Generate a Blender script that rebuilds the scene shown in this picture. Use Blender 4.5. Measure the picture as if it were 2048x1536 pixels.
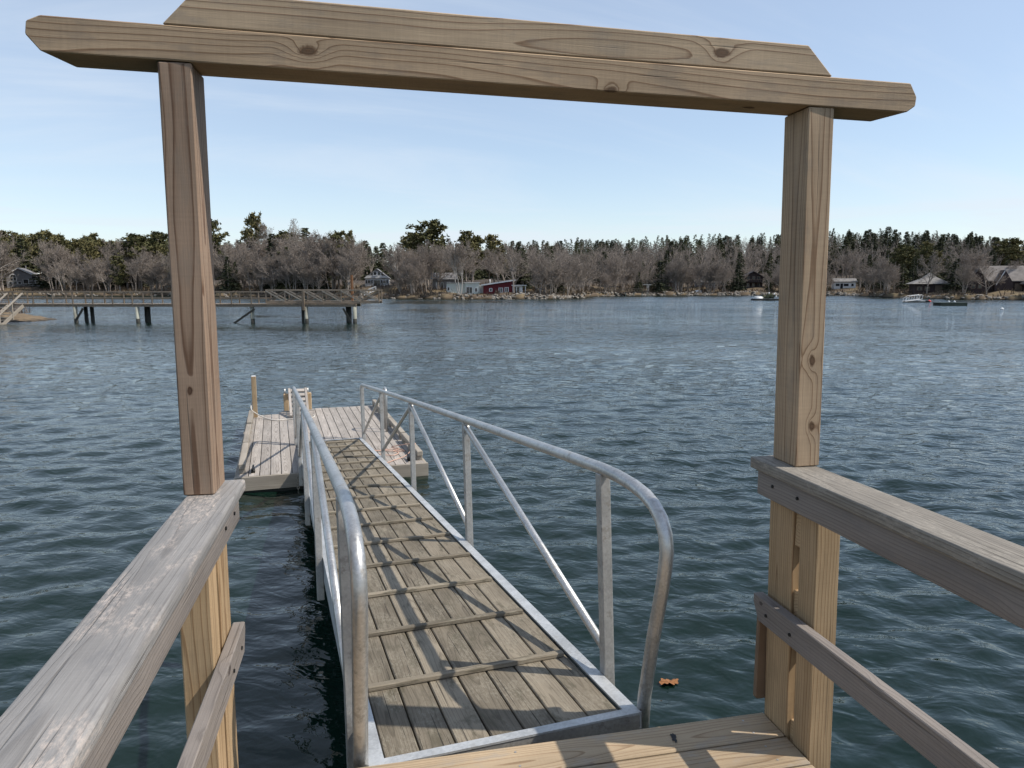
import bpy, bmesh, math, random
import numpy as np
from mathutils import Vector, Matrix

for o in list(bpy.data.objects):
    bpy.data.objects.remove(o)
SC = bpy.context.scene
COL = SC.collection
R = math.radians
rnd = random.Random(11)

# ------------------------------------------------------------------ camera
CAM_Z = 2.78                       # eye above the water (z = 0)
F_PX, HORIZON = 1420.0, 571.0      # for the 2048 x 1536 photograph
PITCH = math.atan((768 - HORIZON) / F_PX)
cam_d = bpy.data.cameras.new('camera')
cam = bpy.data.objects.new('camera', cam_d)
COL.objects.link(cam)
cam.location = (0, 0, CAM_Z)
cam.rotation_euler = (math.pi / 2 - PITCH, 0, 0)
cam_d.sensor_width = 36.0
cam_d.lens = 36.0 * F_PX / 2048
cam_d.clip_start = 0.05
cam_d.clip_end = 6000
SC.camera = cam

# ------------------------------------------------------------------ light
SUN_EL, SUN_AZ = R(51.5), R(97.5)  # azimuth clockwise from +Y
SKY_STRENGTH = 0.15
SUN_STRENGTH = 4.6
EXPOSURE = 0.1
world = bpy.data.worlds.new('World')
SC.world = world
world.use_nodes = True
sun_d = bpy.data.lights.new('sun', 'SUN')
sun_d.energy = SUN_STRENGTH
sun_d.angle = R(0.53)
sun_d.color = (1.0, 0.93, 0.83)
sun = bpy.data.objects.new('sun', sun_d)
COL.objects.link(sun)
sdir = Vector((math.sin(SUN_AZ) * math.cos(SUN_EL), math.cos(SUN_AZ) * math.cos(SUN_EL), math.sin(SUN_EL)))
sun.rotation_euler = sdir.to_track_quat('Z', 'Y').to_euler()
sun.location = sdir * 60
SC.view_settings.view_transform = 'Standard'
SC.view_settings.look = 'None'
SC.view_settings.gamma = 1.0
SC.view_settings.use_curve_mapping = False
SC.view_settings.exposure = EXPOSURE


SC.cycles.max_bounces = 5
SC.cycles.diffuse_bounces = 2
SC.cycles.glossy_bounces = 3
SC.cycles.transmission_bounces = 2
SC.cycles.adaptive_threshold = 0.02
SC.cycles.caustics_reflective = False
SC.cycles.caustics_refractive = False


class NT:
    """small helper for writing node trees"""
    def __init__(s, tree):
        s.t = tree
        s.n = tree.nodes
        s.l = tree.links

    def node(s, typ, **kw):
        n = s.n.new(typ)
        for k, v in kw.items():
            setattr(n, k, v)
        return n

    def put(s, sock, v):
        if isinstance(v, bpy.types.NodeSocket):
            s.l.new(v, sock)
        elif v is not None:
            sock.default_value = v

    def math(s, op, a, b=0.0, c=None, clamp=False):
        n = s.n.new('ShaderNodeMath')
        n.operation = op
        n.use_clamp = clamp
        s.put(n.inputs[0], a)
        s.put(n.inputs[1], b)
        if c is not None:
            s.put(n.inputs[2], c)
        return n.outputs[0]

    def comb(s, x, y, z):
        n = s.n.new('ShaderNodeCombineXYZ')
        for i, v in enumerate((x, y, z)):
            s.put(n.inputs[i], v)
        return n.outputs[0]

    def sep(s, v):
        n = s.n.new('ShaderNodeSeparateXYZ')
        s.put(n.inputs[0], v)
        return n.outputs

    def noise(s, vec, scale=1.0, detail=2.0, rough=0.5, dist=0.0, col=False):
        n = s.n.new('ShaderNodeTexNoise')
        s.put(n.inputs['Vector'], vec)
        n.inputs['Scale'].default_value = scale
        n.inputs['Detail'].default_value = detail
        n.inputs['Roughness'].default_value = rough
        n.inputs['Distortion'].default_value = dist
        return n.outputs['Color' if col else 'Fac']

    def ramp(s, fac, stops, interp='LINEAR'):
        n = s.n.new('ShaderNodeValToRGB')
        cr = n.color_ramp
        cr.interpolation = interp
        while len(cr.elements) < len(stops):
            cr.elements.new(0.5)
        for e, (p, c) in zip(cr.elements, stops):
            e.position = p
            e.color = c if len(c) == 4 else (*c, 1)
        s.put(n.inputs[0], fac)
        return n.outputs[0]

    def rng(s, v, a, b, c=0.0, d=1.0, smooth=False):
        n = s.n.new('ShaderNodeMapRange')
        n.interpolation_type = 'SMOOTHSTEP' if smooth else 'LINEAR'
        n.clamp = True
        s.put(n.inputs[0], v)
        for i, k in enumerate((a, b, c, d)):
            s.put(n.inputs[1 + i], k)
        return n.outputs[0]

    def mix(s, fac, a, b, mode='MIX'):
        n = s.n.new('ShaderNodeMix')
        n.data_type = 'RGBA'
        n.blend_type = mode
        s.put(n.inputs[0], fac)
        for sock, v in ((n.inputs[6], a), (n.inputs[7], b)):
            if isinstance(v, tuple) and len(v) == 3:
                v = (*v, 1)
            s.put(sock, v)
        return n.outputs[2]

    def scale_col(s, col, fac):
        n = s.n.new('ShaderNodeVectorMath')
        n.operation = 'SCALE'
        s.put(n.inputs[0], col)
        s.put(n.inputs['Scale'], fac)
        return n.outputs[0]


# ---- sky: physical sky with thin high cloud
nt = NT(world.node_tree)
nt.n.clear()
sky = nt.node('ShaderNodeTexSky', sky_type='NISHITA', sun_disc=False)
sky.sun_elevation = SUN_EL
sky.sun_rotation = SUN_AZ
sky.altitude = 0
sky.air_density = 1.0
sky.dust_density = 0.4
sky.ozone_density = 2.0
gen = nt.node('ShaderNodeTexCoord').outputs['Generated']
dx, dy, dz = nt.sep(gen)
dzc = nt.math('ADD', nt.math('MAXIMUM', dz, 0.0), 0.22)
cu, cv = nt.math('DIVIDE', dx, dzc), nt.math('DIVIDE', dy, dzc)
streak = nt.noise(nt.comb(nt.math('ADD', nt.math('MULTIPLY', cu, 0.30), nt.math('MULTIPLY', cv, 0.10)),
                          nt.math('SUBTRACT', nt.math('MULTIPLY', cv, 1.1), nt.math('MULTIPLY', cu, 0.42)), 0.0), 1.5, 7, 0.6, 0.6)
veil = nt.noise(nt.comb(nt.math('MULTIPLY', cu, 0.45), nt.math('MULTIPLY', cv, 0.5), 4.0), 1.0, 3, 0.5)
low = nt.noise(nt.comb(nt.math('MULTIPLY', cu, 0.5), nt.math('MULTIPLY', dz, 26.0), 9.0), 1.4, 5, 0.55)
cl = nt.math('ADD', nt.rng(streak, 0.43, 0.72, 0, 0.30, True), nt.rng(veil, 0.25, 0.75, 0.22, 0.36, True))
cl = nt.math('ADD', cl, nt.rng(dz, 0.0, 0.34, 0.04, 0.0, True))
lowm = nt.math('MULTIPLY', nt.rng(low, 0.48, 0.62, 0, 0.45, True), nt.rng(dz, 0.03, 0.14, 1.0, 0.0, True))
cl = nt.math('MINIMUM', nt.math('ADD', cl, lowm), 0.93)
skyc = nt.mix(cl, sky.outputs[0], (4.9, 5.4, 6.0))
bg = nt.node('ShaderNodeBackground')
nt.put(bg.inputs[0], skyc)
bg.inputs[1].default_value = SKY_STRENGTH
wo = nt.node('ShaderNodeOutputWorld')
nt.l.new(bg.outputs[0], wo.inputs[0])


# ------------------------------------------------------------------ measuring helpers
CP, SP = math.cos(PITCH), math.sin(PITCH)


def ray(x, y):
    u, v = (x - 1024) / F_PX, (768 - y) / F_PX
    return Vector((u, CP + v * SP, -SP + v * CP))


def at(x, y, Y):
    r = ray(x, y)
    p = r * (Y / r.y)
    return Vector((p.x, p.y, p.z + CAM_Z))


def pxx(x, Y):                     # world X of picture column x (at eye level) at depth Y
    return (x - 1024) / 1433.6 * Y


# ------------------------------------------------------------------ objects
def link(o, parent=None):
    COL.objects.link(o)
    if parent is not None:
        o.parent = parent
    return o


def tag(o, label=None, cat=None, group=None, kind=None):
    if label:
        o['label'] = label
    if cat:
        o['category'] = cat
    if group:
        o['group'] = group
    if kind:
        o['kind'] = kind
    return o


def thing(name, label, cat, mat=None, group=None):
    o = bpy.data.objects.new(name, None)
    o.empty_display_size = 0.2
    link(o)
    if mat is not None:
        o.matrix_world = mat
    return tag(o, label, cat, group)


def mesh_of(name, verts, faces, mat, smooth=False):
    me = bpy.data.meshes.new(name)
    me.from_pydata([tuple(v) for v in verts], [], faces)
    for m in (mat if isinstance(mat, list) else [mat]):
        me.materials.append(m)
    if smooth:
        me.polygons.foreach_set('use_smooth', [True] * len(me.polygons))
    me.update()
    return me


def quad_mesh(name, co, quads, mat, smooth=False):
    co, quads = np.asarray(co, np.float32), np.asarray(quads, np.int32)
    me = bpy.data.meshes.new(name)
    me.vertices.add(len(co))
    me.vertices.foreach_set('co', co.ravel())
    me.loops.add(quads.size)
    me.loops.foreach_set('vertex_index', quads.ravel())
    me.polygons.add(len(quads))
    me.polygons.foreach_set('loop_start', np.arange(0, quads.size, 4, dtype=np.int32))
    me.materials.append(mat)
    me.polygons.foreach_set('use_smooth', np.full(len(quads), smooth))
    me.update(calc_edges=True)
    return me


def obj(name, me, parent=None, M=None):
    o = bpy.data.objects.new(name, me)
    link(o, parent)
    if M is not None:
        o.matrix_local = M
    return o


def basis(o, x, y, z):
    M = Matrix((x, y, z)).transposed().to_4x4()
    M.translation = o
    return M


def frame(o, along, up=(0, 0, 1)):
    """x axis along 'along', z as near 'up' as it can be"""
    x = Vector(along).normalized()
    y = Vector(up).cross(x).normalized()
    z = x.cross(y)
    return basis(Vector(o), x, y, z)


def heading(o, deg):
    """local y points along heading deg (counter-clockwise from +Y), local x to its right"""
    a = R(deg)
    return basis(Vector(o), Vector((math.cos(a), math.sin(a), 0)), Vector((-math.sin(a), math.cos(a), 0)), Vector((0, 0, 1)))


_boxes = {}


def box_mesh(l, w, h, mat, bev=0.003, seg=1):
    key = (round(l, 4), round(w, 4), round(h, 4), mat.name, bev, seg)
    if key in _boxes:
        return _boxes[key]
    bm = bmesh.new()
    bmesh.ops.create_cube(bm, size=1)
    for v in bm.verts:
        v.co = Vector((v.co.x * l, v.co.y * w, v.co.z * h))
    if bev:
        bmesh.ops.bevel(bm, geom=list(bm.edges), offset=bev, segments=seg, profile=0.5, affect='EDGES')
    me = bpy.data.meshes.new('board')
    bm.to_mesh(me)
    bm.free()
    me.materials.append(mat)
    if seg > 1:
        me.polygons.foreach_set('use_smooth', [True] * len(me.polygons))
        me.set_sharp_from_angle(angle=R(50)) if hasattr(me, 'set_sharp_from_angle') else None
    _boxes[key] = me
    return me


def board(name, a, b, w, h, mat, parent=None, up=(0, 0, 1), bev=0.003, seg=1):
    """straight timber from a to b (in the parent's space), w across, h along 'up'"""
    a, b = Vector(a), Vector(b)
    l = (b - a).length
    return obj(name, box_mesh(l, w, h, mat, bev, seg), parent, frame((a + b) / 2, b - a, up))


def prism_mesh(name, poly, t0, t1, mat, bev=0.0):
    """polygon (x, z) extruded along y from t0 to t1"""
    n = len(poly)
    vs = [(x, t0, z) for x, z in poly] + [(x, t1, z) for x, z in poly]
    fs = [tuple(range(n)), tuple(reversed(range(n, 2 * n)))]
    fs += [(i, n + i, n + (i + 1) % n, (i + 1) % n) for i in range(n)]
    bm = bmesh.new()
    bv = [bm.verts.new(v) for v in vs]
    for f in fs:
        bm.faces.new([bv[i] for i in f])
    bmesh.ops.recalc_face_normals(bm, faces=list(bm.faces))
    if bev:
        bmesh.ops.bevel(bm, geom=list(bm.edges), offset=bev, segments=1, affect='EDGES')
    me = bpy.data.meshes.new(name)
    bm.to_mesh(me)
    bm.free()
    me.materials.append(mat)
    return me


def tube_geo(pts, rad, sides=12, cap=True):
    pts = [Vector(p) for p in pts]
    n = len(pts)
    rads = rad if isinstance(rad, (list, tuple)) else [rad] * n
    t0 = (pts[1] - pts[0]).normalized()
    ref = Vector((0, 0, 1)) if abs(t0.z) < 0.9 else Vector((1, 0, 0))
    nrm = t0.cross(ref).normalized()
    vs, fs = [], []
    for i in range(n):
        t = ((pts[min(i + 1, n - 1)] - pts[max(i - 1, 0)])).normalized()
        nrm = (nrm - t * nrm.dot(t)).normalized()
        b = t.cross(nrm)
        for k in range(sides):
            a = 2 * math.pi * k / sides
            vs.append(pts[i] + (nrm * math.cos(a) + b * math.sin(a)) * rads[i])
    for i in range(n - 1):
        for k in range(sides):
            k2 = (k + 1) % sides
            fs.append((i * sides + k, i * sides + k2, (i + 1) * sides + k2, (i + 1) * sides + k))
    if cap:
        fs.append(tuple(reversed(range(sides))))
        fs.append(tuple(range((n - 1) * sides, n * sides)))
    return vs, fs


def tube(name, pts, rad, mat, parent=None, sides=12):
    vs, fs = tube_geo(pts, rad, sides)
    return obj(name, mesh_of(name, vs, fs, mat, True), parent)


def box_geo(c, s, rot=0.0):
    """plain box, centre c, size s, turned about z"""
    cx, cy, cz = c
    ca, sa = math.cos(rot), math.sin(rot)
    vs = []
    for k in range(8):
        x = (0.5 if k & 1 else -0.5) * s[0]
        y = (0.5 if k & 2 else -0.5) * s[1]
        z = (0.5 if k & 4 else -0.5) * s[2]
        vs.append((cx + x * ca - y * sa, cy + x * sa + y * ca, cz + z))
    fs = [(0, 2, 3, 1), (4, 5, 7, 6), (0, 1, 5, 4), (2, 6, 7, 3), (0, 4, 6, 2), (1, 3, 7, 5)]
    return vs, fs


class MB:
    def __init__(s):
        s.v, s.f = [], []

    def add(s, g):
        k = len(s.v)
        s.v.extend(tuple(p) for p in g[0])
        s.f.extend(tuple(i + k for i in f) for f in g[1])
        return s

    def box(s, c, size, rot=0.0):
        return s.add(box_geo(c, size, rot))

    def tube(s, pts, rad, sides=8):
        return s.add(tube_geo(pts, rad, sides))

    def build(s, name, mat, parent=None, smooth=False):
        return obj(name, mesh_of(name, s.v, s.f, mat, smooth), parent)


# ------------------------------------------------------------------ materials
def new_mat(name):
    m = bpy.data.materials.new(name)
    m.use_nodes = True
    t = NT(m.node_tree)
    bsdf = next(n for n in t.n if n.type == 'BSDF_PRINCIPLED')
    return m, t, bsdf


def plain(name, col, rough=0.7, metallic=0.0, var=0.12, scale=3.0, spec=0.3, bump=0.0, bscale=40.0):
    m, t, b = new_mat(name)
    tc = t.node('ShaderNodeTexCoord').outputs['Object']
    info = t.node('ShaderNodeObjectInfo').outputs['Random']
    n = t.noise(tc, scale, 4, 0.6)
    f = t.math('ADD', t.rng(n, 0.25, 0.75, 1 - var, 1 + var), t.math('MULTIPLY', t.math('SUBTRACT', info, 0.5), var))
    t.put(b.inputs['Base Color'], t.scale_col((*col,), f) if False else t.mix(1.0, (*col, 1), t.comb(f, f, f), 'MULTIPLY'))
    b.inputs['Roughness'].default_value = rough
    b.inputs['Metallic'].default_value = metallic
    b.inputs['Specular IOR Level'].default_value = spec
    if bump:
        bn = t.node('ShaderNodeBump')
        bn.inputs['Strength'].default_value = bump
        bn.inputs['Distance'].default_value = 0.01
        t.put(bn.inputs['Height'], t.noise(tc, bscale, 3))
        t.put(b.inputs['Normal'], bn.outputs[0])
    return m


def wood(name, early, late, ring=0.011, contrast=1.0, pith=(0.0, -0.07), warp=0.05, wfreq=1.1, knots=(),
         fibre=0.14, blot=None, blot_amt=0.0, rough=0.75, bump=0.25, seed=0.0, per_object=True, vari=0.16,
         saw=0.05, crack=0.0, spots=None, spot_amt=1.0):
    """sawn softwood: growth rings about a wandering pith, fibre, saw marks, knots (x, y, z, radius) in the board's own space"""
    m, t, b = new_mat(name)
    tc = t.node('ShaderNodeTexCoord').outputs['Object']
    x, y, z = t.sep(tc)
    rn = t.node('ShaderNodeObjectInfo').outputs['Random']
    if not per_object:
        rn = t.math('MULTIPLY', 0.0, 0.0)
    off = t.math('ADD', t.math('MULTIPLY', rn, 61.0), seed)
    xs = t.math('ADD', x, off)
    w = t.noise(t.comb(t.math('MULTIPLY', xs, wfreq), off, t.math('MULTIPLY', y, 1.5)), 1.0, 2.0, 0.45, col=True)
    wx, wy, wz = t.sep(w)
    r2 = t.math('FRACT', t.math('MULTIPLY', rn, 17.3))
    r3 = t.math('FRACT', t.math('MULTIPLY', rn, 41.7))
    k = 1.0 if per_object else 0.0
    py = t.math('ADD', pith[0], t.math('MULTIPLY', t.math('SUBTRACT', r2, 0.5), 0.09 * k))
    pz = t.math('ADD', pith[1], t.math('MULTIPLY', t.math('SUBTRACT', r3, 0.5), 0.05 * k))
    yy = t.math('SUBTRACT', t.math('SUBTRACT', y, py), t.math('MULTIPLY', t.math('SUBTRACT', wx, 0.5), warp))
    zz = t.math('SUBTRACT', t.math('SUBTRACT', z, pz), t.math('MULTIPLY', t.math('SUBTRACT', wy, 0.5), warp))
    r = t.math('SQRT', t.math('ADD', t.math('MULTIPLY', yy, yy), t.math('MULTIPLY', zz, zz)))
    r = t.math('ADD', r, t.math('MULTIPLY', xs, 0.004))
    kd = None
    kw = t.sep(t.noise(t.comb(t.math('MULTIPLY', xs, 12.0), t.math('MULTIPLY', y, 25.0), t.math('MULTIPLY', z, 25.0)), 1.0, 2, 0.5, col=True)) if knots else None
    for (kx, ky, kz, kr) in knots:
        ddx = t.math('MULTIPLY', t.math('SUBTRACT', x, kx), 0.55)
        ddy, ddz = t.math('ADD', t.math('SUBTRACT', y, ky), t.math('MULTIPLY', t.math('SUBTRACT', kw[0], 0.5), kr * 1.8)), t.math('ADD', t.math('SUBTRACT', z, kz), t.math('MULTIPLY', t.math('SUBTRACT', kw[1], 0.5), kr * 1.8))
        d = t.math('SQRT', t.math('ADD', t.math('ADD', t.math('MULTIPLY', ddx, ddx), t.math('MULTIPLY', ddy, ddy)), t.math('MULTIPLY', ddz, ddz)))
        e = t.math('POWER', t.math('MAXIMUM', t.math('SUBTRACT', 1.0, t.math('DIVIDE', d, kr * 4.5)), 0.0), 2.0)
        r = t.math('ADD', r, t.math('MULTIPLY', e, kr * 2.4))
        dd = t.math('DIVIDE', d, kr)
        kd = dd if kd is None else t.math('MINIMUM', kd, dd)
    fine = t.noise(t.comb(t.math('MULTIPLY', xs, 5.0), t.math('MULTIPLY', y, 45.0), t.math('MULTIPLY', z, 45.0)), 1.0, 2)
    r = t.math('ADD', r, t.math('MULTIPLY', fine, ring * 0.22))
    ringn = t.noise(t.comb(t.math('MULTIPLY', r, 30.0), off, 0.0), 1.0, 1)
    fr = t.math('FRACT', t.math('ADD', t.math('DIVIDE', r, ring), t.math('MULTIPLY', ringn, 1.6)))
    late_f = t.ramp(fr, [(0.0, (0, 0, 0)), (0.5, (0.05,) * 3), (0.78, (0.28,) * 3), (0.91, (1, 1, 1)), (0.965, (0.85,) * 3), (1.0, (0, 0, 0))])
    fib = t.noise(t.comb(t.math('MULTIPLY', xs, 6.0), t.math('MULTIPLY', y, 260.0), t.math('MULTIPLY', z, 260.0)), 1.0, 3, 0.65)
    big = t.noise(t.comb(t.math('MULTIPLY', xs, 2.2), t.math('MULTIPLY', y, 9.0), t.math('MULTIPLY', z, 9.0)), 1.0, 3)
    sw = t.noise(t.comb(t.math('MULTIPLY', xs, 150.0), t.math('MULTIPLY', y, 6.0), t.math('MULTIPLY', z, 6.0)), 1.0, 1)
    val = t.math('ADD', 1.0, t.math('MULTIPLY', t.math('SUBTRACT', fib, 0.5), fibre * 2.4))
    val = t.math('ADD', val, t.math('MULTIPLY', t.math('SUBTRACT', big, 0.5), 0.75))
    val = t.math('ADD', val, t.math('MULTIPLY', t.math('SUBTRACT', sw, 0.5), saw * 2))
    val = t.math('ADD', val, t.math('MULTIPLY', t.math('SUBTRACT', t.math('FRACT', t.math('MULTIPLY', rn, 7.7)), 0.5), vari * 2 * k))
    c = t.mix(t.math('MULTIPLY', late_f, contrast), (*early, 1), (*late, 1))
    c = t.mix(1.0, c, t.comb(val, val, val), 'MULTIPLY')
    if blot is not None:
        bn = t.noise(t.comb(t.math('MULTIPLY', xs, 7.0), t.math('MULTIPLY', y, 20.0), t.math('MULTIPLY', z, 20.0)), 1.0, 5, 0.65)
        c = t.mix(t.math('MULTIPLY', t.rng(bn, 0.5, 0.68, 0, 1, True), blot_amt), c, (*blot, 1))
    if spots is not None:                                 # lichen and peeling, small crisp flecks in patches
        patch = t.noise(t.comb(t.math('MULTIPLY', xs, 5.0), t.math('MULTIPLY', y, 12.0), t.math('ADD', t.math('MULTIPLY', z, 12.0), off)), 1.0, 2)
        fl = t.noise(t.comb(t.math('MULTIPLY', xs, 38.0), t.math('MULTIPLY', y, 90.0), t.math('ADD', t.math('MULTIPLY', z, 90.0), off)), 1.0, 6, 0.75)
        sm = t.math('MULTIPLY', t.rng(patch, 0.43, 0.60, 0, spot_amt, True), t.rng(fl, 0.42, 0.66, 0, 1, True))
        c = t.mix(sm, c, (*spots, 1))
    ck = None
    if crack:
        ck = t.noise(t.comb(t.math('MULTIPLY', xs, 1.6), t.math('MULTIPLY', y, 85.0), t.math('MULTIPLY', z, 85.0)), 1.0, 2, 0.5)
        ck = t.rng(ck, 0.66, 0.74, 0, 1, True)
        c = t.mix(t.math('MULTIPLY', ck, crack), c, (0.03, 0.026, 0.022, 1))
    if kd is not None:
        kn = t.noise(tc, 160.0, 3)
        kf = t.rng(t.math('ADD', kd, t.math('MULTIPLY', kn, 0.5)), 1.0, 1.5, 0.85, 0.0, True)
        kc = t.mix(t.math('FRACT', t.math('MULTIPLY', kd, 1.4)), (late[0] * 0.75, late[1] * 0.7, late[2] * 0.7, 1), (late[0] * 0.35, late[1] * 0.33, late[2] * 0.33, 1))
        c = t.mix(kf, c, kc)
    t.put(b.inputs['Base Color'], c)
    b.inputs['Roughness'].default_value = rough
    b.inputs['Specular IOR Level'].default_value = 0.22
    bn = t.node('ShaderNodeBump')
    bn.inputs['Strength'].default_value = bump
    bn.inputs['Distance'].default_value = 0.002
    h = t.math('ADD', t.math('MULTIPLY', late_f, 0.5), t.math('MULTIPLY', fib, 1.0))
    if ck is not None:
        h = t.math('SUBTRACT', h, t.math('MULTIPLY', ck, 2.5))
    t.put(bn.inputs['Height'], h)
    t.put(b.inputs['Normal'], bn.outputs[0])
    return m


NEW_E, NEW_L = (0.40, 0.29, 0.19), (0.14, 0.075, 0.038)
SUNNY_E, SUNNY_L = (0.41, 0.29, 0.17), (0.20, 0.118, 0.058)
M_beam_lo = wood('pine_lower_beam', (0.43, 0.31, 0.20), (0.155, 0.085, 0.043), 0.0085, 0.78, (0.05, -0.01), 0.05, 0.9, seed=3.1, per_object=False, fibre=0.2, crack=0.35, saw=0.08, blot=(0.21, 0.175, 0.14), blot_amt=0.35,
                 knots=[(-0.60, -0.07, 0.052, 0.014), (0.28, -0.07, 0.008, 0.011), (0.75, 0.0, 0.0, 0.012)])
M_beam_hi = wood('pine_upper_beam', (0.45, 0.335, 0.222), (0.165, 0.092, 0.05), 0.0125, 0.78, (0.0, 0.115), 0.07, 0.8, seed=8.4, per_object=False, fibre=0.2, crack=0.35, saw=0.08,
                 knots=[(0.62, -0.047, 0.14, 0.015)], blot=(0.2, 0.19, 0.175), blot_amt=0.25)
M_post_l = wood('pine_left_post', (0.29, 0.205, 0.145), (0.095, 0.048, 0.027), 0.0125, 0.85, (0.0, -0.02), 0.06, 0.95, seed=21.7, per_object=False, fibre=0.2, crack=0.35, saw=0.08, blot=(0.21, 0.175, 0.14), blot_amt=0.35,
                knots=[(0.30, 0.008, -0.07, 0.007)])
M_post_r = wood('pine_right_post', NEW_E, NEW_L, 0.0095, 0.8, (0.01, -0.015), 0.055, 0.9, seed=33.3, per_object=False, fibre=0.2, crack=0.35, saw=0.08, blot=(0.21, 0.175, 0.14), blot_amt=0.35,
                knots=[(0.22, 0.0, -0.07, 0.011), (0.44, -0.01, -0.07, 0.009)])
M_pine = wood('pine_new', SUNNY_E, SUNNY_L, 0.011, 0.8, (0.0, -0.06), 0.05, 1.2, seed=2.0, fibre=0.2, crack=0.25, blot=(0.27, 0.19, 0.11), blot_amt=0.4)
M_deck = wood('pine_deck', (0.40, 0.305, 0.20), (0.22, 0.142, 0.08), 0.008, 0.8, (0.01, -0.05), 0.05, 1.2, seed=5.0, bump=0.3, blot=(0.31, 0.28, 0.24), blot_amt=0.5, crack=0.3, fibre=0.2)
M_cap = wood('grey_rail_cap', (0.225, 0.217, 0.21), (0.13, 0.122, 0.117), 0.009, 0.55, (0.01, -0.05), 0.05, 1.3, seed=9.0, rough=0.8, bump=0.5, fibre=0.24,
             blot=(0.165, 0.163, 0.165), blot_amt=0.6, crack=0.5, spots=(0.43, 0.375, 0.335), vari=0.05, spot_amt=1.0)
M_cap_r = wood('rough_rail_cap', (0.225, 0.205, 0.177), (0.11, 0.097, 0.082), 0.008, 0.7, (0.01, -0.05), 0.05, 1.3, seed=29.0, rough=0.85, bump=0.8, fibre=0.42,
               blot=(0.17, 0.155, 0.135), blot_amt=0.6, crack=0.8, spots=(0.40, 0.365, 0.31), spot_amt=0.5, vari=0.05)
M_greyrail = wood('grey_rail_board', (0.225, 0.198, 0.178), (0.115, 0.10, 0.09), 0.009, 0.6, (0.01, -0.06), 0.05, 1.3, seed=14.0, rough=0.82, bump=0.45, fibre=0.2,
                  blot=(0.17, 0.155, 0.15), blot_amt=0.5, crack=0.45, vari=0.05, knots=[(-0.35, 0.0, -0.02, 0.011), (0.28, 0.02, -0.02, 0.012), (0.05, -0.02, -0.02, 0.006), (0.62, 0.0, -0.02, 0.01)])
M_ramp = wood('gangway_plank', (0.225, 0.192, 0.145), (0.108, 0.09, 0.066), 0.008, 0.6, (0.0, -0.05), 0.06, 1.2, seed=1.0, rough=0.85, bump=0.6, fibre=0.28,
              blot=(0.10, 0.088, 0.062), blot_amt=0.8, crack=0.7, vari=0.3, spots=(0.33, 0.30, 0.235), spot_amt=0.45)
M_float = wood('float_plank', (0.36, 0.325, 0.29), (0.165, 0.142, 0.125), 0.0115, 0.85, (0.0, -0.045), 0.07, 1.5, seed=7.0, rough=0.82, bump=0.4, fibre=0.16,
               blot=(0.28, 0.26, 0.24), blot_amt=0.5, crack=0.4, vari=0.16)
M_fascia = wood('float_fascia', (0.30, 0.265, 0.22), (0.18, 0.152, 0.12), 0.013, 0.5, (0.0, -0.08), 0.05, 0.8, seed=4.0, vari=0.1)
M_tan = wood('tan_post', (0.42, 0.31, 0.19), (0.24, 0.15, 0.085), 0.01, 0.8, (0.0, -0.05), 0.05, 1.5, seed=17.0)
M_pierwood = wood('far_pier_wood', (0.225, 0.18, 0.135), (0.14, 0.11, 0.085), 0.02, 0.5, (0, -0.08), 0.05, 1.0, seed=12.0, vari=0.2, bump=0.1)


def metal(name, col, rough, met, tint):
    m, t, b = new_mat(name)
    tc = t.node('ShaderNodeTexCoord').outputs['Object']
    n1 = t.noise(tc, 90.0, 3, 0.6)
    n2 = t.noise(tc, 5.0, 4, 0.6)
    vor = t.node('ShaderNodeTexVoronoi')
    t.put(vor.inputs['Vector'], tc)
    vor.inputs['Scale'].default_value = 110.0
    sp = t.sep(vor.outputs['Color'])[0]
    f = t.math('ADD', t.math('ADD', t.rng(n1, 0.3, 0.7, 0.9, 1.05), t.math('MULTIPLY', t.math('SUBTRACT', sp, 0.5), 0.16)), t.rng(n2, 0.3, 0.7, -0.24, 0.14))
    c = t.mix(1.0, (*col, 1), t.comb(f, f, f), 'MULTIPLY')
    c = t.mix(t.rng(n2, 0.52, 0.75, 0, 0.6, True), c, (*tint, 1))
    ox = t.noise(tc, 16.0, 5, 0.7)
    c = t.mix(t.rng(ox, 0.56, 0.68, 0, 0.5, True), c, (tint[0] * 0.6, tint[1] * 0.58, tint[2] * 0.54, 1))
    t.put(b.inputs['Base Color'], c)
    b.inputs['Metallic'].default_value = met
    t.put(b.inputs['Roughness'], t.math('ADD', t.rng(n1, 0.3, 0.7, rough - 0.08, rough + 0.06), t.rng(ox, 0.5, 0.7, 0.0, 0.2)))
    return m


M_pipe = metal('aluminium_pipe', (0.55, 0.545, 0.53), 0.40, 0.8, (0.43, 0.41, 0.375))
M_alpost = metal('aluminium_post', (0.43, 0.42, 0.40), 0.52, 0.6, (0.34, 0.32, 0.29))
M_galv = metal('galvanised_channel', (0.52, 0.53, 0.53), 0.5, 0.4, (0.58, 0.59, 0.60))
M_black = plain('black_iron', (0.02, 0.02, 0.02), 0.5, 0.5)
M_chain = plain('rusty_chain', (0.34, 0.30, 0.25), 0.7, 0.3, 0.3, 60)
M_bark = plain('bark_grey', (0.31, 0.272, 0.24), 0.9, 0, 0.3, 2.0, 0.1)
M_twig = plain('twigs', (0.25, 0.213, 0.183), 0.9, 0, 0.2, 0.4, 0.1)
M_birch = plain('birch_bark', (0.40, 0.375, 0.345), 0.8, 0, 0.25, 3.0, 0.2)
M_plate = plain('brown_plate', (0.17, 0.115, 0.075), 0.65, 0, 0.15, 8.0)
M_rope_w = plain('white_rope', (0.62, 0.58, 0.52), 0.9, 0, 0.15, 30)
M_rope_o = plain('orange_rope', (0.56, 0.36, 0.28), 0.9, 0, 0.2, 30)
M_white = plain('white_paint', (0.72, 0.72, 0.72), 0.6, 0, 0.05)
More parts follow.
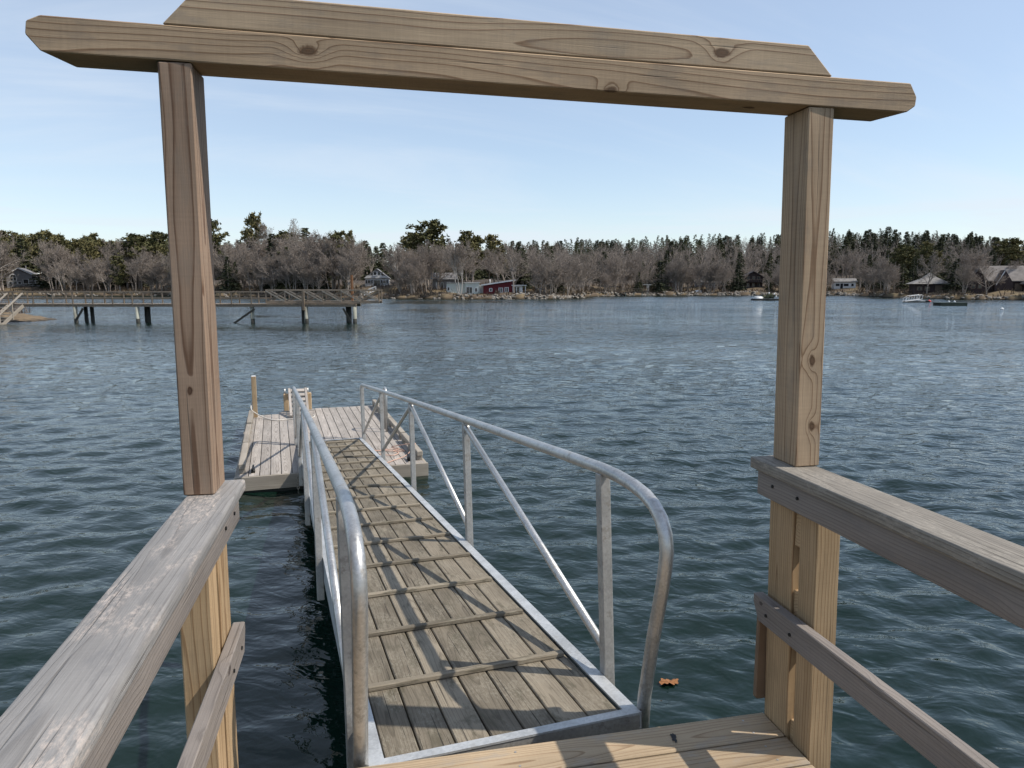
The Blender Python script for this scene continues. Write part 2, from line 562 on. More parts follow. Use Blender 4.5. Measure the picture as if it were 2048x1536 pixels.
M_glass = plain('dark_window_glass', (0.02, 0.024, 0.03), 0.12, 0, 0.1, 3, 0.6)
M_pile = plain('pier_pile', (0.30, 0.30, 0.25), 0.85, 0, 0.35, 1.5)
M_piledark = plain('wet_shaded_pile', (0.035, 0.035, 0.03), 0.7, 0, 0.3, 2)  # for wet timber, and for parts whose shade is put into the colour
M_leaf = plain('oak_leaf', (0.20, 0.088, 0.034), 0.75, 0, 0.5, 40)
M_tar = plain('black_smear', (0.012, 0.012, 0.014), 0.6)


def foliage(name, c1, c2, sc=0.9):
    m, t, b = new_mat(name)
    tc = t.node('ShaderNodeTexCoord').outputs['Object']
    rn = t.node('ShaderNodeObjectInfo').outputs['Random']
    n = t.noise(tc, sc, 3, 0.6)
    f = t.math('ADD', t.rng(n, 0.3, 0.7, 0, 1), t.math('MULTIPLY', t.math('SUBTRACT', rn, 0.5), 0.9), clamp=True)
    t.put(b.inputs['Base Color'], t.mix(f, (*c1, 1), (*c2, 1)))
    b.inputs['Roughness'].default_value = 0.8
    b.inputs['Specular IOR Level'].default_value = 0.15
    return m


M_spruce = foliage('spruce_needles', (0.030, 0.036, 0.021), (0.066, 0.070, 0.036))
M_wpine = foliage('pine_needles', (0.07, 0.074, 0.032), (0.17, 0.148, 0.066))
M_bush = foliage('bare_bush', (0.11, 0.085, 0.07), (0.19, 0.155, 0.12), 0.3)

# ------------------------------------------------------------------ land and water
SHORE = [(-900, 590.5), (-200, 590.5), (0, 592), (330, 592), (430, 593.5), (560, 594.5), (700, 597), (900, 598.5), (1000, 598.5), (1120, 598), (1160, 596.5),
         (1190, 593), (1230, 592), (1300, 591), (1650, 591), (1735, 592.5), (1775, 595.5), (1900, 598.5), (2048, 601), (2400, 604), (3000, 606)]
SX = np.array([p for p, _ in SHORE], float)
SD = np.array([CAM_Z * 1433.6 / (y - HORIZON) for _, y in SHORE])


def shore_depth(px):
    return float(np.interp(px, SX, SD))


HX = np.array([-900, 0, 330, 700, 1000, 1200, 1450, 1700, 1850, 2048, 3000], float)
HZ = np.array([10, 9, 8, 5, 6, 12, 18, 20, 19, 11, 9], float)


def land_z(px, s):
    hill = float(np.interp(px, HX, HZ))
    z = float(np.interp(s, [-12, -4, 0, 1.6, 12, 28, 60, 190, 600], [-2.2, -0.7, -0.05, 0.75, 1.35, 2.6, 4.2, hill, hill + 3]))
    if s > 1:
        z += 0.22 * math.sin(px * 0.043 + s * 0.21) + 0.12 * math.sin(px * 0.11 - s * 0.4)
    return z


def ground_at(px, Y):
    return Vector((pxx(px, Y), Y, land_z(px, Y - shore_depth(px))))


m_ground, t, b = new_mat('forest_floor')
tc = t.node('ShaderNodeTexCoord').outputs['Object']
px_, py_, pz_ = t.sep(tc)
g1 = t.noise(tc, 0.12, 5, 0.6)
g2 = t.noise(tc, 1.5, 4, 0.65)
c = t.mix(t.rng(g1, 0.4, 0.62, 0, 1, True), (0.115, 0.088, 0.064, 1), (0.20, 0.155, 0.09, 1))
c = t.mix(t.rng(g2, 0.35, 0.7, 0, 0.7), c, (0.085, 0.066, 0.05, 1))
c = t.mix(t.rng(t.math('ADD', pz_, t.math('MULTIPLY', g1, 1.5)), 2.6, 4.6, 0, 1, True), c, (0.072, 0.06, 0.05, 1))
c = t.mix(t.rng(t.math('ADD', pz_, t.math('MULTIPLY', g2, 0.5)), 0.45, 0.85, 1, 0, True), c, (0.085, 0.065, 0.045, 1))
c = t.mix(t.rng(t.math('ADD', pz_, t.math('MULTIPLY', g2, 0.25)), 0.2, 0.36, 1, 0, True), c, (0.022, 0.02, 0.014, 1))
t.put(b.inputs['Base Color'], c)
b.inputs['Roughness'].default_value = 0.95
b.inputs['Specular IOR Level'].default_value = 0.1

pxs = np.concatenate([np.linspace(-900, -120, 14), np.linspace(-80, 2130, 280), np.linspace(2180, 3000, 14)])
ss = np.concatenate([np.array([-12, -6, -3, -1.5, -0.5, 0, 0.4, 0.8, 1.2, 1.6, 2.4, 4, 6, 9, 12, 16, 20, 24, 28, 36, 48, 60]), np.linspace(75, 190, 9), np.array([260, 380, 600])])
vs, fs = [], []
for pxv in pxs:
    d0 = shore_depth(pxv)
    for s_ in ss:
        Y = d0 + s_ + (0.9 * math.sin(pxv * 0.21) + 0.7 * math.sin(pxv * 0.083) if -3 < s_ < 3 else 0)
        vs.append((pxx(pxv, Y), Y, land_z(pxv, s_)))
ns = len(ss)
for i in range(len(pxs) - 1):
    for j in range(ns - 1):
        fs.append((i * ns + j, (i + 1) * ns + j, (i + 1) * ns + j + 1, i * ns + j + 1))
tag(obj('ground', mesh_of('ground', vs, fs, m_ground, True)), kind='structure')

# water: displaced near the pier, flat sheet with ripples beyond
m_water, t, b = new_mat('sea_water')
tc = t.node('ShaderNodeTexCoord').outputs['Object']
wx, wy, wz = t.sep(tc)
rot = lambda a, sx, sy: t.comb(t.math('MULTIPLY', t.math('ADD', t.math('MULTIPLY', wx, math.cos(a)), t.math('MULTIPLY', wy, math.sin(a))), sx),
                               t.math('MULTIPLY', t.math('SUBTRACT', t.math('MULTIPLY', wy, math.cos(a)), t.math('MULTIPLY', wx, math.sin(a))), sy), 0.0)
h1 = t.noise(rot(R(8), 1.1, 2.3), 1.0, 2, 0.5, 0.4)
h2 = t.noise(rot(R(-16), 3.4, 6.5), 1.0, 2, 0.55, 0.5)
h3 = t.noise(rot(R(20), 11.0, 17.0), 1.0, 2, 0.5, 0.3)
gust = t.noise(t.comb(t.math('MULTIPLY', wx, 0.035), t.math('MULTIPLY', wy, 0.07), 0.0), 1.0, 3)
gf = t.rng(gust, 0.33, 0.67, 0.4, 1.3, True)
hh = t.math('ADD', t.math('ADD', t.math('MULTIPLY', h1, 0.042), t.math('MULTIPLY', h2, 0.033)), t.math('MULTIPLY', h3, 0.0075))
bn = t.node('ShaderNodeBump')
bn.inputs['Distance'].default_value = 1.0
t.put(bn.inputs['Strength'], gf)
t.put(bn.inputs['Height'], hh)
# open water: wavelet slopes taken straight from noise, so that they hold at any distance
s1 = t.sep(t.noise(rot(R(6), 1.0, 2.2), 1.0, 2, 0.5, 0.4, col=True))
s2 = t.sep(t.noise(rot(R(-12), 3.2, 6.5), 1.0, 2, 0.55, 0.4, col=True))
dist = t.math('SQRT', t.math('ADD', t.math('MULTIPLY', wx, wx), t.math('MULTIPLY', wy, wy)))
far = t.math('MULTIPLY', t.rng(dist, 5.0, 42.0, 0.0, 1.0, True), gf)
slx = t.math('ADD', t.math('MULTIPLY', t.math('SUBTRACT', s1[0], 0.5), 0.30), t.math('MULTIPLY', t.math('SUBTRACT', s2[0], 0.5), 0.35))
# of steep little waves seen at a low angle only the near sides show, so the mean slope leans to the pier
s0 = t.sep(t.noise(rot(R(3), 0.22, 0.7), 1.0, 2, 0.5, 0.3, col=True))
sly = t.math('SUBTRACT', t.math('ADD', t.math('ADD', t.math('MULTIPLY', t.math('SUBTRACT', s0[1], 0.5), 0.22), t.math('MULTIPLY', t.math('SUBTRACT', s1[1], 0.5), 0.28)), t.math('MULTIPLY', t.math('SUBTRACT', s2[1], 0.5), 0.5)), t.rng(dist, 30.0, 150.0, 0.03, 0.12))
va = t.node('ShaderNodeVectorMath', operation='ADD')
t.put(va.inputs[0], bn.outputs[0])
t.put(va.inputs[1], t.comb(t.math('MULTIPLY', slx, far), t.math('MULTIPLY', sly, far), 0.0))
vn = t.node('ShaderNodeVectorMath', operation='NORMALIZE')
t.put(vn.inputs[0], va.outputs[0])
t.put(b.inputs['Normal'], vn.outputs[0])
b.inputs['Base Color'].default_value = (0.0045, 0.0140, 0.0100, 1)
b.inputs['Roughness'].default_value = 0.025
b.inputs['IOR'].default_value = 1.40
b.inputs['Specular IOR Level'].default_value = 0.5

rs = np.random.RandomState(5)
NR_, NC_ = 560, 600
rad = 1.2 * (75 / 1.2) ** (np.arange(NR_) / (NR_ - 1.0))
ang = np.linspace(R(-52), R(52), NC_)
RR, AA = np.meshgrid(rad, ang, indexing='ij')
X, Y = RR * np.sin(AA), RR * np.cos(AA)
Z = np.zeros_like(X)
sp_loc = RR * max((75 / 1.2) ** (1 / (NR_ - 1.0)) - 1, (ang[1] - ang[0]))
for i in range(70):
    lam = 0.17 * (7.0 ** rs.rand())
    th = R(84) + rs.normal(0, 0.7)
    k = 2 * math.pi / lam
    amp = 0.0042 * lam ** 1.15 * (0.5 + rs.rand())
    ph = k * (X * math.cos(th) + Y * math.sin(th)) + rs.rand() * 6.283
    wgt = np.clip((lam / sp_loc - 2.5) / 2.5, 0, 1)
    s_ = np.sin(ph)
    Z += amp * wgt * (s_ + 0.22 * np.cos(2 * ph))
cal = 0.45 + 0.55 * np.clip((np.hypot(X + 1.6, Y - 5.5) - 1.0) / 3.0, 0, 1)
Z *= cal * np.clip((75 - RR) / 25, 0, 1)
verts = np.stack([X, Y, Z], -1).reshape(-1, 3)
ii, jj = np.meshgrid(np.arange(NR_ - 1), np.arange(NC_ - 1), indexing='ij')
q = (ii * NC_ + jj).ravel()
quads = np.stack([q, q + 1, q + NC_ + 1, q + NC_], -1)
# coarse sheet round the fine patch: rim vertices shared, then rings outward, and the near fan behind
vl = verts.tolist()
fl = quads.tolist()
base = len(vl)
rings = [75, 120, 200, 350, 700, 1500]
oidx = [(NR_ - 1) * NC_ + j for j in range(0, NC_, 1)]
prev = oidx
for rr in rings[1:]:
    cur = []
    for j in range(NC_):
        vl.append([rr * math.sin(ang[j]), rr * math.cos(ang[j]), 0.0])
        cur.append(len(vl) - 1)
    for j in range(NC_ - 1):
        fl.append([prev[j], prev[j + 1], cur[j + 1], cur[j]])
    prev = cur
# behind and to the sides
back = np.linspace(R(52), R(308), 60)
radb = [0.0, 1.2, 4, 12, 30, 75, 200, 700, 1500]
bi = []
for a_ in back:
    row = []
    for r_ in radb:
        vl.append([r_ * math.sin(a_), r_ * math.cos(a_), 0.0])
        row.append(len(vl) - 1)
    bi.append(row)
for i in range(len(back) - 1):
    for j in range(len(radb) - 1):
        fl.append([bi[i][j], bi[i + 1][j], bi[i + 1][j + 1], bi[i][j + 1]])
me = quad_mesh('water', vl, fl, m_water, True)
tag(obj('water', me), kind='structure')


# ------------------------------------------------------------------ the pier we stand on
DECK = CAM_Z - 1.573
TH = 12.0
PM = heading((0.2, 2.296, DECK), TH)              # middle of the pier's outer end, deck level; local -y runs back along the pier
pier = thing('wooden_pier', 'wooden pier end with pale sawn deck boards in the foreground', 'pier', PM)
for i in range(13):
    y = -0.0705 - i * 0.149
    board('deck_plank', (-1.11, y, -0.019), (0.752, y, -0.019), 0.141, 0.038, M_deck, pier, bev=0.004)
for x in (-1.0, -0.2, 0.65):
    board('joist', (x, -0.05, -0.125), (x, -1.95, -0.125), 0.04, 0.17, M_pine, pier)
board('rim_joist', (-1.1, -0.024, -0.125), (0.745, -0.024, -0.125), 0.04, 0.172, M_pine, pier)
for x in (-0.95, 0.55):
    tube('pile', [(x, -0.6, -0.2), (x, -0.6, -3.4)], 0.13, M_pile, pier, 14)
for i in range(4):
    y = -0.0705 - i * 0.149
    for x in (-1.0, -0.2, 0.65):
        for dy in (-0.036, 0.036):
            vs, fs = tube_geo([(x, y + dy, -0.004), (x, y + dy, 0.0012)], 0.0042, 8)
            obj('screw', mesh_of('screw', vs, fs, M_alpost), pier)
# black smear on the end board
sv, sf = [(0, 0, 0)], []
for k in range(22):
    a_ = 2 * math.pi * k / 22
    q_ = 0.6 + 0.6 * rnd.random()
    sv.append((0.011 * q_ * math.cos(a_), 0.026 * q_ * math.sin(a_), 0))
for k in range(22):
    sf.append((0, 1 + k, 1 + (k + 1) % 22))
obj('smear', mesh_of('smear', sv, sf, M_tar), pier, Matrix.Translation((0.36, -0.075, 0.0025)) @ Matrix.Rotation(R(-10), 4, 'Z'))

# ---- gateway
GH = 10.0
t_ = Vector((math.cos(R(GH)), math.sin(R(GH)), 0))
a_ = Vector((-math.sin(R(GH)), math.cos(R(GH)), 0))
gate = thing('timber_gateway', 'tall timber gateway of two posts and a double crossbeam framing the water', 'gateway', Matrix.Translation((0, 2.2, DECK)))
G0 = Vector((0, 2.2, DECK))


def wp(x, y, z):
    return Vector((x, y, z + CAM_Z))


def leaning_post(name, near_lo, near_hi, sx, mat, parent, org, w=0.089, d=0.14):
    """near_lo / near_hi: the near inner corner at the foot and head; sx: +1 when the post extends to the right of it"""
    sh = t_ * (sx * w / 2) + a_ * (d / 2)
    lo, hi = near_lo + sh - org, near_hi + sh - org
    return obj(name, box_mesh((hi - lo).length, w, d, mat, 0.004), parent, frame((lo + hi) / 2, lo - hi, a_))


post_l = leaning_post('post', wp(-0.894, 2.07, -0.623), wp(-0.888, 2.07, 0.611), -1, M_post_l, gate, G0)
post_r = leaning_post('post', wp(0.945, 2.31, -0.601), wp(0.925, 2.31, 0.553), 1, M_post_r, gate, G0)
# beams: front face through the two post fronts
A_, B_ = wp(-0.888, 2.066, 0.612), wp(0.925, 2.306, 0.554)
bx = (B_ - A_).normalized()
by = Vector((0, 0, 1)).cross(bx).normalized()
bz = bx.cross(by)
BM_ = basis((A_ + B_) / 2 - G0, bx, by, bz)
lo_poly = [(-1.333, 0.077), (-1.337, 0.043), (-1.300, 0.001), (1.246, 0.001), (1.274, 0.022), (1.275, 0.05), (1.25, 0.0895), (-1.298, 0.0935)]


def shear_prism(name, poly, depth, slope_l, slope_r, mat):
    """beam with its ends sawn at a slant: rear ends drawn in by slope"""
    n = len(poly)
    xm = 0.0
    vs = [(x, 0, z) for x, z in poly]
    vs += [(x + (slope_l if x < xm else -slope_r) * max(0.0, (0.06 - z) / 0.06) * (1 if abs(x) > 1.0 else 0), depth, z) for x, z in poly]
    fs = [tuple(range(n)), tuple(reversed(range(n, 2 * n)))] + [(i, n + i, n + (i + 1) % n, (i + 1) % n) for i in range(n)]
    bm = bmesh.new()
    bv = [bm.verts.new(v) for v in vs]
    for f in fs:
        bm.faces.new([bv[i] for i in f])
    bmesh.ops.recalc_face_normals(bm, faces=list(bm.faces))
    bmesh.ops.bevel(bm, geom=list(bm.edges), offset=0.003, segments=1, affect='EDGES')
    for v in bm.verts:
        v.co.y -= depth / 2
    me = bpy.data.meshes.new(name)
    bm.to_mesh(me)
    bm.free()
    me.materials.append(mat)
    return me


obj('lower_beam', shear_prism('lower_beam', lo_poly, 0.142, 0.03, 0.03, M_beam_lo), gate, BM_ @ Matrix.Translation((0, 0.071, 0)))
up_poly = [(-0.988, 0.0955), (0.985, 0.0925), (0.898, 0.178), (-0.902, 0.188)]
obj('upper_beam', shear_prism('upper_beam', up_poly, 0.09, 0.0, 0.0, M_beam_hi), gate, BM_ @ Matrix.Translation((0, 0.047, 0)))

# ---- handrails with their lower posts
def rail(side, inner, head, cap_z, lean, label):
    """inner: near inner corner of the gate post on the cap; side -1 left, +1 right"""
    M = heading((inner[0], inner[1], DECK), head)
    t = thing('handrail', label, 'handrail', M)
    h = cap_z + CAM_Z - DECK                                  # cap top above deck
    s = side
    far, near = (0.175, -2.6)
    # cap, worn round at the edges; notched behind the gate post
    board('rail_cap', (s * 0.0, far, h - 0.0195), (s * 0.0, near, h - 0.0195), 0.145, 0.039, M_cap if s < 0 else M_cap_r, t, bev=0.009 if s < 0 else 0.005, seg=3)
    o = t.children[-1] if t.children else None
    cap = [c for c in t.children if c.name.startswith('rail_cap')][0]
    cap.location.x = s * 0.012
    fx = -s * 0.021
    board('fascia', (fx, far - 0.02, h - 0.0395 - 0.046), (fx, near, h - 0.0395 - 0.046), 0.038, 0.091, M_greyrail, t, bev=0.004, seg=2)
    # lower rail, end cut at a slant
    zt = -1.100 + CAM_Z - DECK
    L = 2.75
    poly = [(0, -0.03), (0.035, -0.091), (L, -0.091), (L, 0), (0, 0)]
    me = prism_mesh('mid_rail', poly, -0.019, 0.019, M_greyrail, 0.003)
    obj('mid_rail', me, t, basis(Vector((fx, far - 0.03, zt)), Vector((0, -1, 0)), Vector((1, 0, 0)) * 1, Vector((0, 0, 1))) if s > 0 else
        basis(Vector((fx, far - 0.03, zt)), Vector((0, -1, 0)), Vector((1, 0, 0)), Vector((0, 0, 1))))
    # posts: a deep one under the gate post, a square one before it, spacers between
    ztop = h - 0.0405
    foot = -0.42
    def pst(y0, y1, w, m):
        lo = Vector((s * w / 2 - lean * (foot - h), (y0 + y1) / 2, foot))
        hi = Vector((s * w / 2, (y0 + y1) / 2, ztop))
        return obj('post', box_mesh((hi - lo).length, y1 - y0, w, m, 0.004), t, frame((lo + hi) / 2, hi - lo, (1, 0, 0)))
    pst(0.0, 0.138, 0.089, M_pine)
    pst(-0.127, -0.038, 0.089, M_pine)
    for z0, z1 in ((0.70, ztop), (0.33, 0.54), (-0.40, 0.06)):
        zc = (z0 + z1) / 2
        obj('spacer', box_mesh(0.070, 0.0375, z1 - z0, M_pine, 0.002), t, Matrix.Translation((s * 0.046 - lean * (zc - h), -0.019, zc)))
    for z0 in (h - 0.08, zt - 0.05):
        for yy in (0.06, -0.08):
            vs, fs = tube_geo([(fx - s * 0.019, yy, z0), (fx - s * 0.023, yy, z0)], 0.006, 8)
            obj('bolt', mesh_of('bolt', vs, fs, M_black), t)
    return t


rail_r = rail(1, (0.945, 2.31), 12.6, -0.602, 0.024, 'grey weathered handrail on the right side of the pier')
rail_l = rail(-1, (-0.894, 2.07), 11.6, -0.624, -0.004, 'grey weathered handrail on the left with pale peeling patches')
# brown round-cornered plate on the far face of the right post
pl = []
for cx, cz, a0 in ((-0.03, 0.17, 90), (-0.03, -0.17, 180), (0.06, -0.17, 270), (0.06, 0.17, 0)):
    for k in range(5):
        aa = R(a0 + k * 22.5)
        pl.append((cx + 0.012 * math.cos(aa), cz + 0.012 * math.sin(aa)))
obj('fender_plate', prism_mesh('fender_plate', pl, -0.01, 0.01, M_plate, 0.003), rail_r, Matrix.Translation((0.03, 0.152, 0.235)))

# ------------------------------------------------------------------ gangway
NRp, FRp = wp(0.496, 2.521, -1.62), wp(-2.508, 11.629, -2.52)
gu = (FRp - NRp)
GL = gu.length
gu.normalize()
gr = Vector((math.cos(R(18.2)), math.sin(R(18.2)), 0))
gr = (gr - gu * gr.dot(gu)).normalized()
gn = gr.cross(gu)
GM = basis(NRp - gr * 0.515, gr, gu, gn)
gang = thing('gangway', 'long aluminium gangway with grey plank deck sloping down to the float', 'gangway', GM)
for s in (-1, 1):
    x = s * 0.487
    # channel: top flange, web, lower flange
    mb = MB().box((x, GL / 2, -0.004), (0.056, GL, 0.008)).box((s * 0.511, GL / 2, -0.085), (0.008, GL - 0.002, 0.153)).box((x, GL / 2, -0.166), (0.056, GL, 0.008))
    mb.build('side_channel', M_galv, gang)
for y, d in ((-0.001, 1), (GL + 0.001, -1)):
    MB().box((0, y + d * 0.022, -0.001), (1.03, 0.044, 0.008)).build('end_channel', M_galv, gang)
    MB().box((0, y + d * 0.006, -0.065), (1.024, 0.006, 0.115)).build('end_plate', M_alpost, gang)  # darker metal than the channel: the end face's shade is in its colour
PW = 0.914 / 7
for i in range(7):
    x = -0.457 + PW * (i + 0.5)
    board('plank', (x, 0.046, -0.03 + rnd.uniform(-0.002, 0.002)), (x, GL - 0.046, -0.03), PW - 0.007, 0.034, M_ramp, gang, bev=0.004)
for i in range(16):
    y = 0.60 + i * 0.578
    j = rnd.uniform(-0.012, 0.012)
    board('cleat', (-0.452, y - j, -0.0015), (0.448 + rnd.uniform(-0.02, 0.0), y + j, -0.0015), 0.036, 0.021, M_ramp, gang, bev=0.003)
for i in range(6):
    y = 0.9 + i * 1.6
    board('cross_bearer', (-0.505, y, -0.09), (0.505, y, -0.09), 0.05, 0.08, M_galv, gang)
PY = [0.35, 2.68, 4.97, 7.25, GL - 0.10]
RH = 0.885


def rail_z(y):
    return RH + 0.012 * math.sin(math.pi * min(max(y / GL, 0), 1))


for s in (-1, 1):
    x = s * 0.54
    pts = [(x, 0.045, -0.10), (x, 0.02, 0.05), (x, -0.055, 0.30), (x, -0.125, 0.50)]
    bend = [(-0.155, 0.60), (-0.168, 0.665), (-0.162, 0.725), (-0.135, 0.775), (-0.085, 0.815), (-0.02, 0.842), (0.07, 0.862), (0.2, 0.877), (0.35, 0.885)]
    pts += [(x, y, z) for y, z in bend]
    yy = 0.7
    while yy < GL - 0.25:
        pts.append((x, yy, rail_z(yy)))
        yy += 0.6
    pts += [(x, GL - 0.12, RH), (x, GL - 0.03, RH - 0.02), (x, GL + 0.03, RH - 0.08), (x, GL + 0.05, RH - 0.2), (x, GL + 0.0, 0.3), (x, GL - 0.04, -0.05)]
    hr = tube('pipe_rail', pts, 0.026, M_pipe, gang, 16)
    for y in PY:
        board('upright', (x, y, -0.30), (x, y, rail_z(y) - 0.02), 0.048, 0.05, M_alpost, hr, up=(0, 1, 0), bev=0.004)
    for (ya, yb) in ((2, 1), (2, 3), (1, 0), (3, 4)):       # from the head of one post to the foot of the next out
        y0, y1 = PY[ya], PY[yb]
        d = 1 if y1 > y0 else -1
        for (yc, zc) in ((y0 + d * 0.03, rail_z(y0) - 0.06), (y1 - d * 0.03, 0.115)):
            obj('weld', box_mesh(0.046, 0.03, 0.046, M_pipe, 0.012, 2), hr, Matrix.Translation((x, yc, zc)))
        tube('brace', [(x, y0 + d * 0.03, rail_z(y0) - 0.06), (x, y1 - d * 0.02, 0.10)], 0.0205, M_pipe, hr, 12)

# ------------------------------------------------------------------ float
FM = heading(wp(-3.697, 9.283, -2.55), 18.4)
FWD, FLN = 2.56, 5.25
dock = thing('floating_dock', 'pale weathered plank float at the foot of the gangway', 'float', FM)
NB = 18
bw = (FWD - 0.0) / NB
for i in range(NB):
    x = bw * (i + 0.5)
    ln = 4.78 if x < 0.72 else FLN
    if i == 4:
        ln = 5.0
    board('plank', (x, 0.003, -0.019 + rnd.uniform(-0.002, 0.002)), (x, ln + rnd.uniform(-0.012, 0.012), -0.019), bw - 0.009, 0.038, M_float, dock, bev=0.004)
board('fascia', (-0.04, -0.022, -0.1), (FWD + 0.04, -0.022, -0.1), 0.04, 0.19, M_fascia, dock)
board('fascia', (0.75, FLN + 0.0, -0.14), (FWD + 0.04, FLN + 0.0, -0.14), 0.04, 0.19, M_fascia, dock)
board('fascia', (-0.02, 0.0, -0.135), (-0.02, 4.78, -0.135), 0.04, 0.19, M_fascia, dock)
board('fascia', (FWD + 0.02, 0.0, -0.125), (FWD + 0.02, FLN - 0.02, -0.125), 0.04, 0.21, M_fascia, dock)
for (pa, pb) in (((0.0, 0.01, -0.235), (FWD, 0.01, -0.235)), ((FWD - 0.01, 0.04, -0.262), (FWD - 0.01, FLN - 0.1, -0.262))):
    board('wet_shade_skirt', pa, pb, 0.03, 0.08, M_piledark, dock)  # dark board: wet algae band, with painted shade under the float
for x in (0.45, 1.3, 2.15):
    MB().box((x, FLN / 2 - 0.1, -0.26), (0.5, FLN - 0.9, 0.36)).build('float_drum', M_black, dock)
# bull rails on blocks along both sides
for x, segs in ((0.06, ((0.12, 1.55), (1.62, 3.1), (3.3, 4.6))), (FWD - 0.05, ((0.12, 1.5), (1.6, 2.95), (3.02, 4.3), (4.36, 5.15)))):
    for y0, y1 in segs:
        bl = board('bull_rail', (x, y0, 0.105), (x, y1, 0.105), 0.088, 0.075, M_fascia, dock, bev=0.008)
        for yb in (y0 + 0.1, (y0 + y1) / 2, y1 - 0.1):
            o_ = board('rail_block', (x, yb - 0.07, 0.034), (x, yb + 0.07, 0.034), 0.086, 0.064, M_fascia, dock)
for x, y in ((0.20, 0.20), (FWD - 0.20, 0.18)):
    mb = MB().box((x, y, 0.02), (0.05, 0.12, 0.04)).tube([(x, y - 0.13, 0.065), (x, y - 0.06, 0.055), (x, y + 0.06, 0.055), (x, y + 0.13, 0.065)], [0.012, 0.016, 0.016, 0.012])
    mb.build('mooring_cleat', M_black, dock, True)
# mooring post, ladder posts, ladder, grab rail
mp = board('corner_post', (0.13, 4.6, -0.4), (0.13, 4.6, 0.80), 0.088, 0.088, M_tan, dock, up=(0, 1, 0), bev=0.004)
MB().box((0.13, 4.6, 0.806), (0.075, 0.075, 0.012)).build('post_cap', M_white, dock)
for x in (0.72, 1.17):
    board('ladder_post', (x, 5.10, 0.0), (x, 5.10, 0.36), 0.1, 0.1, M_tan, dock, up=(0, 1, 0), bev=0.01)
    obj('base_plate', box_mesh(0.2, 0.16, 0.012, M_alpost, 0.002), dock, Matrix.Translation((x, 5.08, 0.009)))
    tube('pin', [(x - 0.02, 5.10, 0.34), (x - 0.02, 5.10, 0.46)], [0.024, 0.016], M_pipe, dock, 10)
lad = thing('swim_ladder', 'tan swim ladder with closely set rungs tilted up between two short posts', 'ladder',
            FM @ Matrix.Translation((0.95, 4.2, 0.012)) @ Matrix.Rotation(R(24), 4, 'X'))
for x in (-0.16, 0.16):
    board('side_rail', (x, 0.0, 0.03), (x, 1.0, 0.03), 0.05, 0.06, M_float, lad, bev=0.006)
for k in range(6):
    y = 0.07 + k * 0.172
    board('rung', (-0.134, y, 0.03), (0.134, y, 0.03), 0.095, 0.05, M_float, lad, bev=0.012, seg=2)
gx = FWD - 0.2
tube('grab_rail', [(gx, 2.36, -0.02), (gx, 2.36, 0.66), (gx, 2.38, 0.72), (gx, 2.44, 0.76), (gx, 2.52, 0.76), (gx, 2.58, 0.72), (gx, 2.60, 0.66), (gx, 2.60, -0.02)], 0.022, M_pipe, dock, 12)


def rope(name, label, pts, r, mat, cat='rope'):
    # smooth the control points
    P = [Vector(p) for p in pts]
    out = []
    for i in range(len(P) - 1):
        p0, p1, p2, p3 = P[max(i - 1, 0)], P[i], P[i + 1], P[min(i + 2, len(P) - 1)]
        for k in range(6):
            u = k / 6
            out.append(0.5 * ((2 * p1) + (p2 - p0) * u + (2 * p0 - 5 * p1 + 4 * p2 - p3) * u * u + (3 * p1 - p0 - 3 * p2 + p3) * u ** 3))
    out.append(P[-1])
    o_ = tube(name, out, r, mat, None, 7)
    o_.matrix_world = FM
    return tag(o_, label, cat)


rope('rope', 'white rope lying across the float from the corner post to the ladder',
     [(0.08, 4.66, 0.30), (0.06, 4.52, 0.18), (0.14, 4.5, 0.09), (0.3, 4.3, 0.03), (0.5, 4.05, 0.012), (0.75, 4.08, 0.012), (0.98, 4.0, 0.012), (1.2, 4.15, 0.012), (1.22, 4.4, 0.012)], 0.011, M_rope_w)
cp = [(1.75, 1.05, 0.012)]
for k in range(13):
    aa = k * 0.62
    rr = 0.20 + 0.07 * math.sin(k * 1.7) + rnd.uniform(-0.04, 0.04)
    cp.append((2.08 + rr * 1.3 * math.cos(aa), 0.75 + rr * math.sin(aa), 0.012 + 0.0016 * k))
cp += [(2.5, 0.62, 0.15), (2.5, 0.5, 0.152), (2.35, 0.35, 0.04), (2.15, 0.22, 0.014), (2.02, 0.08, 0.014), (1.98, -0.03, 0.02), (1.97, -0.062, -0.05), (1.97, -0.062, -0.2)]
rope('rope', 'faded orange rope in a loose tangle on the near right corner of the float', cp, 0.0065, M_rope_o)
# chain hanging off the near face
ch = MB()
for k in range(11):
    z = -0.03 - k * 0.034
    pts_ = []
    for q_ in range(11):
        aa = 2 * math.pi * q_ / 10
        lx, lz = 0.014 * math.cos(aa), 0.024 * math.sin(aa)
        pts_.append((lx, 0.0, z + lz) if k % 2 else (0.0, lx, z + lz))
    ch.tube(pts_, 0.0052, 6)
cho = ch.build('chain', M_chain, None, True)
cho.matrix_world = FM @ Matrix.Translation((0.78, -0.062, 0))
tag(cho, 'short rusty chain hanging from the near edge of the float', 'chain')

